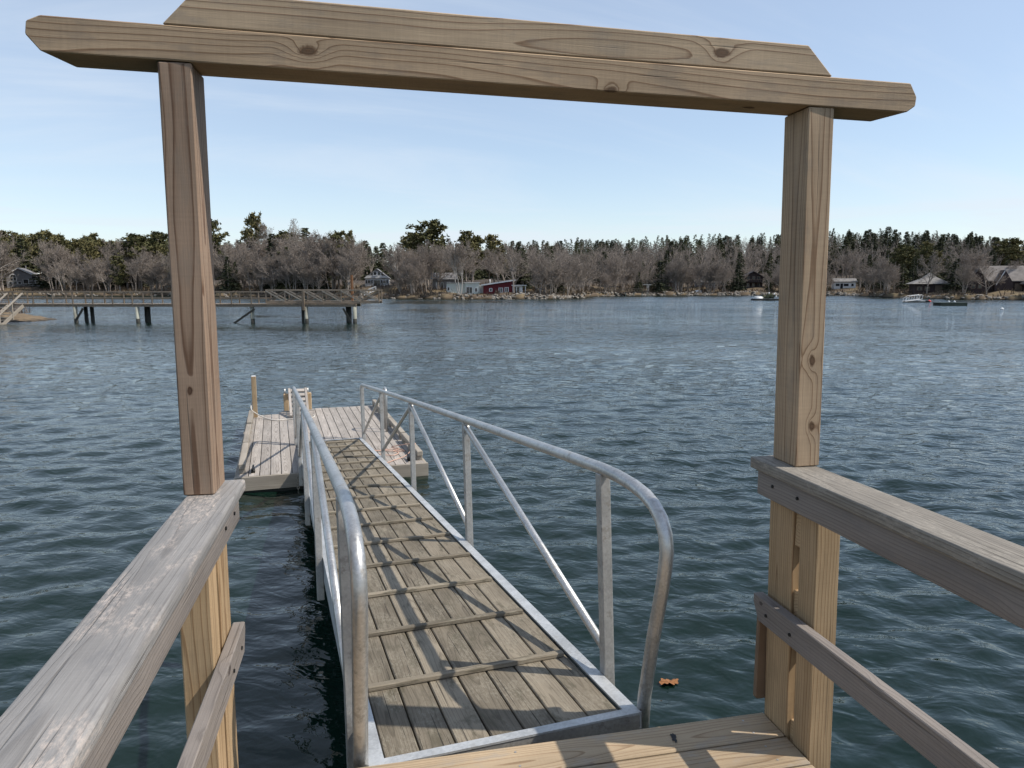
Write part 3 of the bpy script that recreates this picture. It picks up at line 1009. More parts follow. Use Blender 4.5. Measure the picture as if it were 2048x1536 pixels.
# floating oak leaf
lv, lf = [(0, 0, 0.006)], []
outline = []
for k in range(36):
    u = k / 36 * 2 * math.pi
    lob = 1 + 0.36 * math.sin(u * 9 + 0.7) * (0.6 + 0.5 * rnd.random())
    outline.append((0.098 * math.cos(u) * (0.8 + 0.2 * lob), 0.052 * math.sin(u) * lob, 0.010 + 0.013 * math.sin(u * 3 + 1) + 0.004 * rnd.random()))
lv += outline
lf += [(0, 1 + k, 1 + (k + 1) % 36) for k in range(36)]
r_ = ray(1338, 1361)
lp = r_ * (-(CAM_Z - 0.02) / r_.z)
leaf = obj('oak_leaf', mesh_of('oak_leaf', lv, lf, M_leaf), None, Matrix.Translation((lp.x, lp.y, 0.004)) @ Matrix.Rotation(R(10), 4, 'Z') @ Matrix.Diagonal((0.7, 0.7, 0.7, 1)))
tag(leaf, 'orange brown oak leaf floating on the water beside the gangway', 'leaf')


# ================================================================== far shore
# ---- tree meshes
def tri_tube(V, Fc, p0, p1, r0, r1, sides=3):
    d = (p1 - p0)
    L = d.length
    if L < 1e-5:
        return
    d /= L
    ref = Vector((0, 0, 1)) if abs(d.z) < 0.9 else Vector((1, 0, 0))
    n = d.cross(ref).normalized()
    b_ = d.cross(n)
    k = len(V)
    for p, r in ((p0, r0), (p1, r1)):
        for i in range(sides):
            a = 2 * math.pi * i / sides
            V.append(p + (n * math.cos(a) + b_ * math.sin(a)) * r)
    for i in range(sides):
        j = (i + 1) % sides
        Fc.append((k + i, k + j, k + sides + j, k + sides + i))


def bare_tree(seed, H, spread=0.9, stems=1, lean=0.0, thick=1.0, fork=0.32, twigs=1.0, last=5, fine=0.010, kids=(9, 5, 5, 4, 3)):
    """wood (trunk and limbs) and crown (fine twigs) of a leafless tree of height H"""
    rg = random.Random(seed)
    tv, tf, cv_, cf = [], [], [], []

    def grow(p, d, L, r, lvl):
        nseg = 4 if lvl == 0 else (3 if lvl < 3 else 2)
        pts = [p]
        cur, dd = p.copy(), d.copy()
        for i in range(nseg):
            dd = (dd + Vector((rg.gauss(0, 1), rg.gauss(0, 1), rg.gauss(0, 0.7))) * (0.07 + 0.055 * lvl) + Vector((0, 0, 0.05 if lvl else 0.0))).normalized()
            cur = cur + dd * (L / nseg)
            pts.append(cur.copy())
        rads = [r * (1 - 0.62 * i / nseg) for i in range(nseg + 1)]
        for i in range(nseg):
            if lvl < 3:
                tri_tube(tv, tf, pts[i], pts[i + 1], rads[i], rads[i + 1], 6 if lvl == 0 else 4)
            else:
                tri_tube(cv_, cf, pts[i], pts[i + 1], max(rads[i], fine * 1.6), max(rads[i + 1], fine), 3)
        if lvl >= last:
            return
        nch = kids[lvl]
        if lvl >= 3:
            nch = max(1, round(nch * twigs))
        f0 = fork if lvl == 0 else 0.25
        for c_ in range(nch):
            u = f0 + (1 - f0) * (c_ + rg.random()) / nch
            x = u * nseg
            i = min(int(x), nseg - 1)
            q = pts[i].lerp(pts[i + 1], x - i)
            dirn = (pts[i + 1] - pts[i]).normalized()
            side = Vector((rg.gauss(0, 1), rg.gauss(0, 1), rg.gauss(0, 0.4)))
            side = (side - dirn * side.dot(dirn)).normalized()
            an = (0.55 + 0.5 * rg.random()) * spread * (1.1 if lvl == 0 else 0.95)
            nd = (dirn * math.cos(an) + side * math.sin(an))
            nd.z += 0.12
            nd.normalize()
            ln = L * (0.62 - 0.22 * u + 0.18 * rg.random()) * (0.92 if lvl == 0 else 0.85)
            grow(q, nd, ln, max(rads[i] * 0.55, 0.012), lvl + 1)
        if lvl < 3:                                       # leader goes on
            grow(pts[-1], dd, L * 0.42, rads[-1] * 0.9, lvl + 1)

    for s_ in range(stems):
        aa = rg.random() * 6.283
        ll = lean + (0.14 if stems > 1 else 0.0)
        d = Vector((math.cos(aa) * ll, math.sin(aa) * ll, 1)).normalized()
        grow(Vector((math.cos(aa), math.sin(aa), 0)) * (0.25 if stems > 1 else 0) + Vector((0, 0, -0.5)), d, H * 0.62, 0.017 * H * thick / (1.25 if stems > 1 else 1), 0)
    zt = max(v.z for v in cv_ + tv)
    k = H / zt
    tv = [v * k for v in tv]
    cv_ = [v * k for v in cv_]
    return (tv, tf), (cv_, cf)


def quad(V, Fc, c, u, w):
    k = len(V)
    V.extend((c - u - w * 0.3, c + u * 0.2 - w, c + u, c + u * 0.1 + w))
    Fc.append((k, k + 1, k + 2, k + 3))


def spruce(seed, H, Rb, dens=1.0):
    rg = random.Random(seed)
    tv, tf, V, Fc = [], [], [], []
    tri_tube(tv, tf, Vector((0, 0, -0.5)), Vector((0, 0, H * 0.97)), 0.016 * H, 0.012, 6)
    z = H * 0.07
    while z < H * 0.985:
        u = z / H
        prof = (1 - u) ** 0.82
        nb = max(3, int((5 + 6 * prof) * dens))
        for k in range(nb):
            a = rg.random() * 6.283
            L = Rb * prof * rg.uniform(0.55, 1.15) + 0.12
            droop = -0.12 - 0.28 * (1 - u) + rg.uniform(-0.1, 0.12)
            d = Vector((math.cos(a), math.sin(a), droop))
            side = Vector((-math.sin(a), math.cos(a), 0))
            nt_ = max(2, int(L / 0.42))
            for j in range(nt_):
                f = (j + 0.6) / nt_
                c = Vector((0, 0, z)) + d * (L * f) + Vector((0, 0, rg.uniform(-0.12, 0.12)))
                w = (0.16 + 0.34 * (1 - f)) * min(1.0, 0.35 + L * 0.3)
                for sgn in (-1, 1):
                    quad(V, Fc, c + side * (sgn * w * 0.7), (side * sgn * 0.8 + d * 0.7 + Vector((0, 0, rg.uniform(-0.5, 0.1)))).normalized() * (0.34 * min(1, 0.4 + L * 0.3)),
                         (Vector((0, 0, 1)) * rg.uniform(0.2, 0.8) + d * rg.uniform(-0.4, 0.4) + side * rg.uniform(-.4, .4)).normalized() * 0.13)
        z += H * 0.017 + 0.12
    return (tv, tf), (V, Fc)


def white_pine(seed, H, Rb, low=0.35, dens=1.0):
    rg = random.Random(seed)
    tv, tf, V, Fc = [], [], [], []
    bend = [Vector((0, 0, -0.5))]
    for i in range(1, 7):
        bend.append(Vector((rg.gauss(0, 0.012) * H * i / 6, rg.gauss(0, 0.012) * H * i / 6, H * i / 6.2)))
    for i in range(6):
        tri_tube(tv, tf, bend[i], bend[i + 1], 0.02 * H * (1 - i / 6.6), 0.02 * H * (1 - (i + 1) / 6.6), 6)
    nl = int(54 * dens)
    for k in range(nl):
        u = low + (0.99 - low) * (k + rg.random() * 0.8) / nl
        zz = u * H
        i = min(int(u * 6.2), 5)
        base = bend[i].lerp(bend[i + 1], u * 6.2 - i) if u * 6.2 - i <= 1 else bend[6]
        a = rg.random() * 6.283
        prof = math.sin(math.pi * min(1.0, (1 - u) / (1 - low) * 0.66 + 0.10)) ** 0.8
        L = Rb * prof * rg.uniform(0.6, 1.2) + 0.3
        d = Vector((math.cos(a), math.sin(a), 0.22 + 0.35 * (u - 0.5))).normalized()
        side = Vector((-math.sin(a), math.cos(a), 0))
        tip = base + d * L
        tri_tube(tv, tf, base, tip, 0.0045 * H * (1.2 - u), 0.015, 3)
        for j in range(max(5, int(L * 10))):
            f = rg.uniform(0.28, 1.05)
            c = base + d * (L * f) + side * rg.gauss(0, 0.26 * L * (0.35 + 0.5 * f)) + Vector((0, 0, rg.gauss(0.1, 0.16)))
            for m in range(3):
                uu = Vector((rg.gauss(0, 1), rg.gauss(0, 1), rg.gauss(0.35, 0.6))).normalized()
                ww = uu.cross(Vector((rg.gauss(0, 1), rg.gauss(0, 1), rg.gauss(0, 1)))).normalized()
                quad(V, Fc, c + uu * 0.12, uu * rg.uniform(0.24, 0.46), ww * rg.uniform(0.07, 0.14))
    return (tv, tf), (V, Fc)


def tree_meshes(kind, g, mw, mc):
    return (mesh_of(kind + '_trunk', g[0][0], g[0][1], mw, True), mesh_of(kind + '_crown', g[1][0], g[1][1], mc))


BARE = [tree_meshes('bare', bare_tree(100 + i, 10.0, sp, st, 0.03, th, fk, 0.8), M_bark, M_twig)
        for i, (sp, st, th, fk) in enumerate([(0.95, 1, 1.0, 0.3), (0.8, 1, 0.9, 0.4), (0.7, 2, 1.0, 0.3), (1.05, 1, 1.1, 0.22), (0.6, 1, 0.8, 0.45), (0.85, 3, 1.0, 0.3)])]
SPRUCE = [tree_meshes('spruce', spruce(200 + i, 10.0, rb, dn), M_bark, M_spruce) for i, (rb, dn) in enumerate([(1.9, 1.0), (2.3, 1.0), (1.5, 0.9), (2.0, 0.8)])]
PINE = [tree_meshes('pine', white_pine(300 + i, 10.0, rb, lw, dn), M_bark, M_wpine) for i, (rb, lw, dn) in enumerate([(2.1, 0.28, 1.1), (2.6, 0.40, 1.1), (2.0, 0.22, 1.2)])]
BIRCH = [tree_meshes('birch', bare_tree(400 + i, 10.0, 0.6, st, 0.12, 0.75, 0.45, 0.7), M_birch, M_twig) for i, st in enumerate((3, 1))]


def tree(name, variants, p, H, label, group=None, wide=1.0, vi=None, rz=None, cat='tree'):
    k = H / 10.0
    M = Matrix.Translation(p) @ Matrix.Rotation(rnd.random() * 6.283 if rz is None else rz, 4, 'Z') @ Matrix.Diagonal((k * wide, k * wide, k, 1))
    t = thing(name, label, cat, M, group)
    tm, cm = variants[rnd.randrange(len(variants)) if vi is None else vi]
    obj('trunk', tm, t)
    obj('crown', cm, t)
    return t


def top_height(px, ytop, Y):
    """height of a tree rooted on the land at (px, Y) that reaches picture row ytop"""
    g = ground_at(px, Y)
    return g, at(px, ytop, Y).z - g.z


# houses keep a gap in the front trees: (px0, px1, s of house)
GAPS = [(12, 92, 26), (724, 784, 30), (868, 1062, 9), (1480, 1530, 22), (1664, 1715, 20), (1818, 1902, 10), (1935, 2060, 14)]


def blocked(px, s, H=12):
    for a, b, hs in GAPS:
        if a - 2 < px < b + 2 and s < hs + 5:
            return True
    return False


TOPX = np.array([-80, 0, 100, 160, 330, 430, 520, 620, 700, 790, 860, 920, 1000, 1090, 1180, 1260, 1400, 1550, 1700, 1800, 1900, 2000, 2060, 2130], float)
TOPY = np.array([455, 466, 468, 472, 470, 466, 458, 452, 464, 474, 464, 470, 474, 479, 476, 472, 467, 463, 459, 459, 464, 475, 482, 484], float)

# individually remarkable trees -----------------------------------------------------------
def special(name, variants, px, ytop, s, label, wide=1.0, vi=0, rz=0.0):
    Y = shore_depth(px) + s
    g, H = top_height(px, ytop, Y)
    return tree(name, variants, g, H, label, None, wide, vi, rz)


special('pine_tree', PINE, 515, 434, 26, 'tall feathery white pine standing above the bare trees left of the big oak', 0.75, 0, 0.4)
special('oak_tree', BARE, 612, 436, 24, 'large bare oak with wide fan-shaped crown against the sky', 1.15, 3, 1.0)
special('bare_tree', BARE, 556, 443, 27, 'slim bare tree between the tall white pine and the big oak', 0.8, 1, 2.0)
special('pine_tree', PINE, 856, 446, 30, 'broad dark pine rising highest above the white cottages', 1.15, 1, 0.2)
special('pine_tree', PINE, 932, 466, 34, 'smaller rounded dark pine right of the broad pine', 0.9, 2, 1.2)
special('pine_tree', PINE, 428, 441, 34, 'dark pine top just showing beside the left gate post', 0.8, 1, 2.2)
special('pine_tree', PINE, 702, 467, 36, 'small olive pine poking above the bare crowns right of the oak', 0.6, 0, 0.9)
special('birch_tree', BIRCH, 921, 478, 5.5, 'white-stemmed birch clump leaning apart in front of the pale green cottage', 0.95, 0, 0.6)
special('birch_tree', BIRCH, 800, 492, 9, 'single leaning pale birch on the bank right of the gabled cottage', 1.1, 1, 1.4)
special('bare_tree', BARE, 1028, 480, 5.0, 'bare tree growing right in front of the dark red cottage', 0.8, 1, 0.5)
special('bare_tree', BARE, 1088, 490, 7.0, 'low wide bare tree on the rocky point right of the red cottage', 1.25, 3, 2.5)
special('bare_tree', BARE, 1855, 500, 5.0, 'dark bare tree in front of the hip-roofed boathouse', 0.9, 0, 1.5)
special('bare_tree', BARE, 1975, 520, 7.0, 'spreading pale bare tree in front of the shingled barn', 1.2, 3, 0.3)
special('bare_tree', BARE, 1935, 495, 14.0, 'multi-stemmed bare tree between boathouse and barn', 1.1, 5, 0.7)
special('bare_tree', BARE, 168, 500, 10.0, 'pale bare tree with upswept limbs before the left pines', 0.9, 3, 1.1)
special('spruce_tree', SPRUCE, 575, 492, 9, 'darkest tall spruce in the clump below the big oak', 1.3, 1, 0.0)
special('spruce_tree', SPRUCE, 472, 522, 8, 'small pointed spruce near the left gate post', 1.2, 0, 0.5)
special('spruce_tree', SPRUCE, 456, 530, 8, 'smallest pointed spruce nearest the left gate post', 1.1, 2, 1.5)
special('pine_tree', PINE, 1795, 492, 60, 'yellow green pine on the hill above the boathouse', 1.2, 2, 1.5)
special('pine_tree', PINE, 2012, 480, 60, 'rounded yellow green pine on the hill above the barn', 1.2, 1, 0.2)
# bare branches reaching in at the left edge, on the near left bank
lt = tree('bare_tree', BARE, Vector((pxx(-62, 66), 66, 0.9)), 9.5, 'near bare tree whose branches reach in at the left edge', None, 1.1, 3, 0.9)

for px, yt, s_ in ((560, 500, 7), (600, 505, 12), (626, 520, 8), (545, 520, 10), (650, 528, 9), (690, 545, 12)):
    Y = shore_depth(px) + s_
    g, H = top_height(px, yt + rnd.uniform(-4, 4), Y)
    tree('spruce_tree', SPRUCE, g, H, 'dark spruce in the waterside clump behind the far wooden pier', 'spruces behind the far pier', 1.45)
for px, yt, s_ in ((1284, 520, 22), (1300, 532, 18), (1322, 538, 30), (1340, 552, 26), (1410, 535, 24), (1424, 515, 26), (1440, 520, 22), (1450, 545, 14), (1466, 548, 12), (1474, 560, 10), (1736, 505, 24), (1752, 520, 18), (1766, 545, 14), (1722, 515, 30)):
    Y = shore_depth(px) + s_
    g, H = top_height(px, yt + rnd.uniform(-4, 4), Y)
    tree('spruce_tree', SPRUCE, g, H, 'dark spruce among the bare trees low on the right-hand hillside', 'spruces low on the far hillside', 1.35)

def zone(px, s):
    where = ('left of the left gate post' if px < 335 else 'behind the far wooden pier' if px < 720 else 'behind the cottages in the middle' if px < 1070
             else 'right of the red cottage' if px < 1300 else 'left of the right gate post' if px < 1600 else 'just right of the right gate post' if px < 1800 else 'behind the boathouse and barn')
    return ('near the water ' if s < 22 else 'on the ridge ' if s > 100 else 'midway up ') + where


# the wood itself ------------------------------------------------------------------------
nb = ns_ = np_ = 0
cands = []
for i in range(1750):
    px = rnd.uniform(-75, 2125)
    s_ = 3 + 190 * rnd.random() ** 1.6
    cands.append((s_, px))
cands.sort()
forest_rest = []
for s_, px in cands:
    if blocked(px, s_):
        continue
    Y = shore_depth(px) + s_
    g = ground_at(px, Y)
    ytop = float(np.interp(px, TOPX, TOPY))
    zmax = at(px, ytop, Y).z - g.z
    left = px < 345
    ridge = s_ > 85
    r_ = rnd.random()
    if left:
        kind = 'pine' if r_ < (0.5 if s_ > 14 else 0.06) else ('spruce' if r_ < 0.58 and s_ > 14 else 'bare')
    elif px < 1050:
        kind = 'spruce' if (r_ < 0.4 and ridge) or r_ < 0.02 else ('pine' if r_ < 0.04 else 'bare')
    elif px < 1660:
        kind = 'spruce' if (ridge and r_ < (0.7 if s_ > 125 else 0.3)) or r_ < 0.06 else 'bare'
    else:
        kind = 'spruce' if (ridge and r_ < 0.6) or r_ < 0.15 else ('pine' if r_ < (0.3 if 1760 < px and s_ > 40 else 0.03) else 'bare')
    hmax = 17.0 if s_ < 90 else 14.0
    if px > 1050:
        if s_ < 32:
            ytop = rnd.uniform(500, 540)
        elif s_ < 90:
            ytop = rnd.uniform(480, 506)
        elif kind == 'spruce':
            ytop += rnd.uniform(-6, 7)
        else:
            ytop += rnd.uniform(0, 9)
    elif px > 345 and kind == 'bare':
        ytop += rnd.uniform(0, 26)
    elif kind == 'spruce':
        ytop -= rnd.uniform(-14, 5)
    elif px <= 345:
        ytop += rnd.uniform(-4, 26)
    zmax = at(px, ytop, Y).z - g.z
    H = min(zmax * rnd.uniform(0.84, 1.02), hmax * rnd.uniform(0.85, 1.2))
    if s_ < 10:
        H = min(H, rnd.uniform(5, 11))
    if H < 3:
        continue
    if kind == 'bare' and nb < 290:
        nb += 1
        tree('bare_tree', BARE, g, H, 'leafless grey-brown tree in the wood ' + zone(px, s_), 'bare trees of the far wood', rnd.uniform(0.8, 1.15))
    elif kind == 'spruce' and ns_ < 230:
        ns_ += 1
        tree('spruce_tree', SPRUCE, g, min(H, 17), 'dark spruce in the wood ' + zone(px, s_), 'spruces of the far wood', rnd.uniform(1.5, 2.2))
    elif kind == 'pine' and np_ < 200:
        np_ += 1
        tree('pine_tree', PINE, g, H, 'olive green pine in the wood ' + zone(px, s_), 'pines of the far wood', rnd.uniform(0.9, 1.25))
    else:
        forest_rest.append((kind, g, H))
print('trees', nb, ns_, np_, 'rest', len(forest_rest))

FB = []
for i in (0, 1, 3):
    g_ = bare_tree(700 + i, 10.0, 0.8, 1, 0.03, 1.1, 0.3, 1.0, 3, 0.017, (7, 4, 3, 1))
    FB.append((np.array([tuple(v) for v in g_[0][0] + g_[1][0]]), np.array(g_[0][1] + [tuple(k + len(g_[0][0]) for k in f) for f in g_[1][1]])))
FS = []
for i in range(2):
    g_ = spruce(720 + i, 10.0, 3.0, 0.42)
    FS.append((np.array([tuple(v) for v in g_[1][0]]), np.array(g_[1][1])))
for i in range(190):
    px = rnd.uniform(1040, 2120)
    s_ = rnd.uniform(110, 195)
    Y = shore_depth(px) + s_
    g = ground_at(px, Y)
    H = at(px, float(np.interp(px, TOPX, TOPY)) + rnd.uniform(-1, 16), Y).z - g.z
    if H > 3:
        forest_rest.append(('spruce', g, min(H, 18)))
bare_rest = [f_ for f_ in forest_rest if f_[0] == 'bare']
forest_rest = [f_ for f_ in forest_rest if f_[0] != 'bare'] + sorted(bare_rest, key=lambda f_: -((f_[1].z > 3.5) + 0.5 * (f_[1].x > 0) + 0.6 * rnd.random()))[:335]
for kinds, src, mt, nm, lb in ((('bare',), FB, M_twig, 'distant_bare_wood', 'distant mass of leafless trees filling the far hillside'),
                               (('spruce', 'pine'), FS, M_spruce, 'distant_evergreen_wood', 'distant dark evergreens filling the far ridge')):
    V, Fc, base_ = [], [], 0
    for kd_, g, H in forest_rest:
        if kd_ not in kinds:
            continue
        co, F = src[rnd.randrange(len(src))]
        a = rnd.random() * 6.283
        k = H / 10
        ca, sa = math.cos(a), math.sin(a)
        V.append(np.stack([(co[:, 0] * ca - co[:, 1] * sa) * k + g.x, (co[:, 0] * sa + co[:, 1] * ca) * k + g.y, co[:, 2] * k + g.z], -1))
        Fc.append(F + base_)
        base_ += len(co)
    if V:
        tag(obj(nm, quad_mesh(nm, np.concatenate(V), np.concatenate(Fc), mt)), lb, 'wood', kind='stuff')

# brush on the banks: nobody could count the stems
rs2 = np.random.RandomState(8)
V, Fc = [], []
for i in range(5200):
    px = rs2.uniform(-80, 2130)
    s_ = 1.4 + 30 * rs2.rand() ** 2.2
    if blocked(px, s_ - 4) and rs2.rand() < 0.75:
        continue
    Y = shore_depth(px) + s_
    g = ground_at(px, Y)
    hh_ = rs2.uniform(0.4, 1.5) * (1 if s_ > 4 else 0.6)
    for k in range(5):
        a = rs2.rand() * 6.283
        l = Vector((math.cos(a) * 0.5, math.sin(a) * 0.5, 1)) * hh_ * rs2.uniform(0.6, 1.1)
        o_ = g + Vector((rs2.normal(0, 0.35), rs2.normal(0, 0.35), -0.05))
        w = Vector((-math.sin(a), math.cos(a), 0)) * 0.05 + Vector((0.03, 0, 0))
        k0 = len(V)
        V.extend((o_ - w, o_ + w, o_ + l * 0.6 + w * 1.2, o_ + l))
        Fc.append((k0, k0 + 1, k0 + 2, k0 + 3))
tag(obj('undergrowth', mesh_of('undergrowth', V, Fc, M_bush)), 'brown leafless brush covering the banks of the far shore', 'undergrowth', kind='stuff')

# shore rocks
m_rock = plain('shore_rock', (0.21, 0.19, 0.165), 0.9, 0, 0.7, 1.2, 0.15)
bm = bmesh.new()
bmesh.ops.create_icosphere(bm, subdivisions=1, radius=1.0)
ico_v = np.array([v.co for v in bm.verts])
ico_f = [tuple(v.index for v in f.verts) for f in bm.faces]
bm.free()
V, Fc = [], []
for i in range(2600):
    px = rs2.uniform(-60, 2120)
    dense = 1.0 if (985 < px < 1170 or 1205 < px < 1735) else 0.16
    if rs2.rand() > dense:
        continue
    s_ = rs2.uniform(-0.2, 1.9)
    g = ground_at(px, shore_depth(px) + s_)
    sz = rs2.uniform(0.14, 0.42) * (1.3 if rs2.rand() < 0.12 else 1)
    vv = ico_v * (1 + rs2.uniform(-0.22, 0.22, (len(ico_v), 1))) * sz * np.array([rs2.uniform(0.9, 1.6), 1.0, rs2.uniform(0.5, 0.9)])
    a = rs2.rand() * 6.283
    x, y = vv[:, 0] * math.cos(a) - vv[:, 1] * math.sin(a), vv[:, 0] * math.sin(a) + vv[:, 1] * math.cos(a)
    k0 = len(V)
    for q in range(len(vv)):
        V.append((g.x + x[q], g.y + y[q], g.z + vv[q, 2] + sz * 0.2))
    Fc.extend(tuple(k0 + j for j in f) for f in ico_f)
tag(obj('shore_rocks', mesh_of('shore_rocks', V, Fc, m_rock)), 'pale boulders heaped along the waterline of the far shore', 'rocks', kind='stuff')


# ---- houses
def paint(name, col, var=0.08):
    return plain(name, col, 0.8, 0, var, 1.2, 0.2)


W_grey = paint('grey_clapboard', (0.24, 0.235, 0.24))
W_white = paint('white_clapboard', (0.66, 0.66, 0.65))
W_pale = paint('pale_green_wall', (0.50, 0.54, 0.51))
W_red = paint('barn_red_wall', (0.115, 0.022, 0.028))
W_brown = paint('dark_brown_wall', (0.055, 0.042, 0.042), 0.2)
W_tan = paint('brown_wall', (0.17, 0.135, 0.105), 0.15)
R_grey = paint('grey_shingle_roof', (0.20, 0.20, 0.21), 0.2)
R_light = paint('silver_shingle_roof', (0.215, 0.205, 0.195), 0.3)
R_dark = paint('dark_roof', (0.045, 0.042, 0.048), 0.2)
R_barn = paint('weathered_barn_roof', (0.17, 0.155, 0.145), 0.3)


def poly_prism(parent, name, poly, y0, y1, mat):
    return obj(name, prism_mesh(name, poly, y0, y1, mat), parent)


def window(h, x, z, w, ht, y=0.0, trim=None, shutters=False, mull=1):
    trim = trim or M_white
    MB().box((x, y - 0.03, z), (w + 0.18, 0.06, ht + 0.18)).build('window', trim, h)
    f = list(h.children)[-1]
    f = [c for c in h.children if c.name.startswith('window')][-1]
    p = MB()
    n = max(1, mull)
    for i in range(n):
        p.box((x - w / 2 + w * (i + 0.5) / n, y - 0.07, z), (w / n - 0.08, 0.03, ht))
    p.build('pane', M_glass, f)
    if shutters:
        for sgn in (-1, 1):
            MB().box((x + sgn * (w / 2 + 0.30), y - 0.04, z), (0.3, 0.05, ht + 0.1)).build('shutter', M_black, h)


def house(name, label, px, s, zb, rot=0.0):
    Y = shore_depth(px) + s
    M = Matrix.Translation((pxx(px, Y), Y, zb)) @ Matrix.Rotation(-math.atan2(pxx(px, Y), Y) * 0.6 + rot, 4, 'Z')
    return thing(name, label, 'house', M), Y / 1433.6


def gable(h, W, D, He, Hr, wall, roof, y0=0.0, x0=0.0, over=0.35, th=0.16, verge=None, base=-1.2):
    poly_prism(h, 'wall', [(x0 - W / 2, base), (x0 + W / 2, base), (x0 + W / 2, He), (x0, He + Hr), (x0 - W / 2, He)], y0, y0 + D, wall)
    for sg in (-1, 1):
        ex, ez = x0 + sg * (W / 2 + over), He - Hr * over / (W / 2)
        ro = poly_prism(h, 'roof', [(x0, He + Hr + 0.02), (ex, ez + 0.02), (ex, ez + th + 0.02), (x0, He + Hr + th + 0.02)], y0 - over, y0 + D + over, roof)
        if verge:
            poly_prism(h, 'verge_board', [(x0, He + Hr - 0.12), (ex, ez - 0.12), (ex, ez + th + 0.06), (x0, He + Hr + th + 0.06)], y0 - over - 0.06, y0 - over - 0.004, verge)


def gable_side(h, x0, x1, D, He, Hr, wall, roof, y0=0.0, over=0.4, th=0.16, base=-1.2):
    """ridge runs across the view"""
    L = x1 - x0
    Rz = Matrix.Translation((x0, y0 + D / 2, 0)) @ Matrix.Rotation(R(-90), 4, 'Z')
    obj('wall', prism_mesh('wall', [(-D / 2, base), (D / 2, base), (D / 2, He), (0, He + Hr), (-D / 2, He)], 0.0, L, wall), h, Rz)
    for sg in (-1, 1):
        ex, ez = sg * (D / 2 + over), He - Hr * over / (D / 2)
        obj('roof', prism_mesh('roof', [(0, He + Hr + 0.02), (ex, ez + 0.02), (ex, ez + th + 0.02), (0, He + Hr + th + 0.02)], -over, L + over, roof), h, Rz)


# grey house with the arched window, far left
h, k = house('grey_house', 'grey gabled house with arched window among pines at far left', 40, 25, 3.1)
gable(h, 6.6, 7.0, 3.0, 1.75, W_grey, R_grey, verge=M_white, base=-2.5)
arch = [(-1.55 + 0.85 * math.cos(R(a)), 2.35 + 0.85 * math.sin(R(a))) for a in range(0, 181, 20)] + [(-2.4, 1.0), (-0.7, 1.0)]
poly_prism(h, 'arched_window', arch, -0.06, 0.0, M_white)
aw = [c for c in h.children if c.name.startswith('arched_window')][0]
for xx in (-1.95, -1.15):
    obj('pane', prism_mesh('pane', [(xx - 0.3, 1.15), (xx + 0.3, 1.15), (xx + 0.3, 2.1), (xx - 0.3, 2.1)], -0.1, -0.065, M_glass), aw)
obj('pane', prism_mesh('pane', [(-1.55 + 0.68 * math.cos(R(a)), 2.25 + 0.65 * math.sin(R(a))) for a in range(0, 181, 20)], -0.1, -0.065, M_glass), aw)
for xx in (-2.3, -1.1, 0.0):
    window(h, xx, 0.45, 0.8, 0.6)
window(h, 1.6, 0.9, 1.3, 1.2)
poly_prism(h, 'wall', [(3.31, -2.5), (7.0, -2.5), (7.0, 1.4), (3.31, 2.35)], 0.6, 5.5, W_grey)
poly_prism(h, 'roof', [(3.2, 2.42), (7.3, 1.36), (7.3, 1.52), (3.2, 2.58)], 0.0, 5.9, R_grey)
window(h, 4.6, 0.6, 1.3, 1.0, 0.6)
for xx in (5.9, 6.9):
    MB().box((xx, 0.15, -0.2), (0.14, 0.14, 3.2)).build('porch_post', M_white, h)
MB().box((1.2, 3.0, 5.2), (0.25, 0.25, 0.9)).build('chimney', R_grey, h)

# white cottage with grey gable
h, k = house('gabled_cottage', 'white cottage with grey gable, shuttered windows and dark deck railing', 754, 29, 2.75)
poly_prism(h, 'wall', [(-2.9, -1.5), (2.9, -1.5), (2.9, 1.85), (-2.9, 1.85)], 0, 6, W_white)
gable(h, 5.6, 6, 1.9, 2.2, W_grey, R_grey, y0=0.8, over=0.3, base=1.0)
poly_prism(h, 'porch_roof', [(-3.1, 1.86), (3.1, 1.86), (2.4, 2.5), (-2.4, 2.5)], -0.25, 0.78, W_white)
for xx in (-0.5, 0.55):
    window(h, xx, 3.0, 0.75, 0.75, 0.8)
for xx in (-1.25, 1.3):
    MB().box((xx, 0.76, 3.0), (0.25, 0.05, 0.9)).build('shutter', M_black, h)
for xx in (-1.9, 1.85):
    window(h, xx, 0.95, 0.75, 0.7, 0.0, None, True)
MB().box((-0.35, -0.04, 0.55), (0.7, 0.06, 1.6)).build('door', M_glass, h)
MB().box((0.45, -0.04, 0.55), (0.7, 0.06, 1.6)).build('door', M_glass, h)
MB().box((0.6, -1.2, -0.35), (3.6, 2.3, 0.12)).build('deck', W_tan, h)
mb = MB().box((0.6, -2.3, 0.35), (3.6, 0.06, 0.08)).box((0.6, -2.3, -0.75), (3.5, 0.05, 0.75))
for i in range(7):
    mb.box((-1.15 + i * 0.58, -2.3, 0.0), (0.07, 0.07, 0.7))
mb.build('deck_railing', R_dark, h)
MB().box((1.9, 3, 4.2), (0.5, 0.5, 0.9)).build('chimney', W_tan, h)

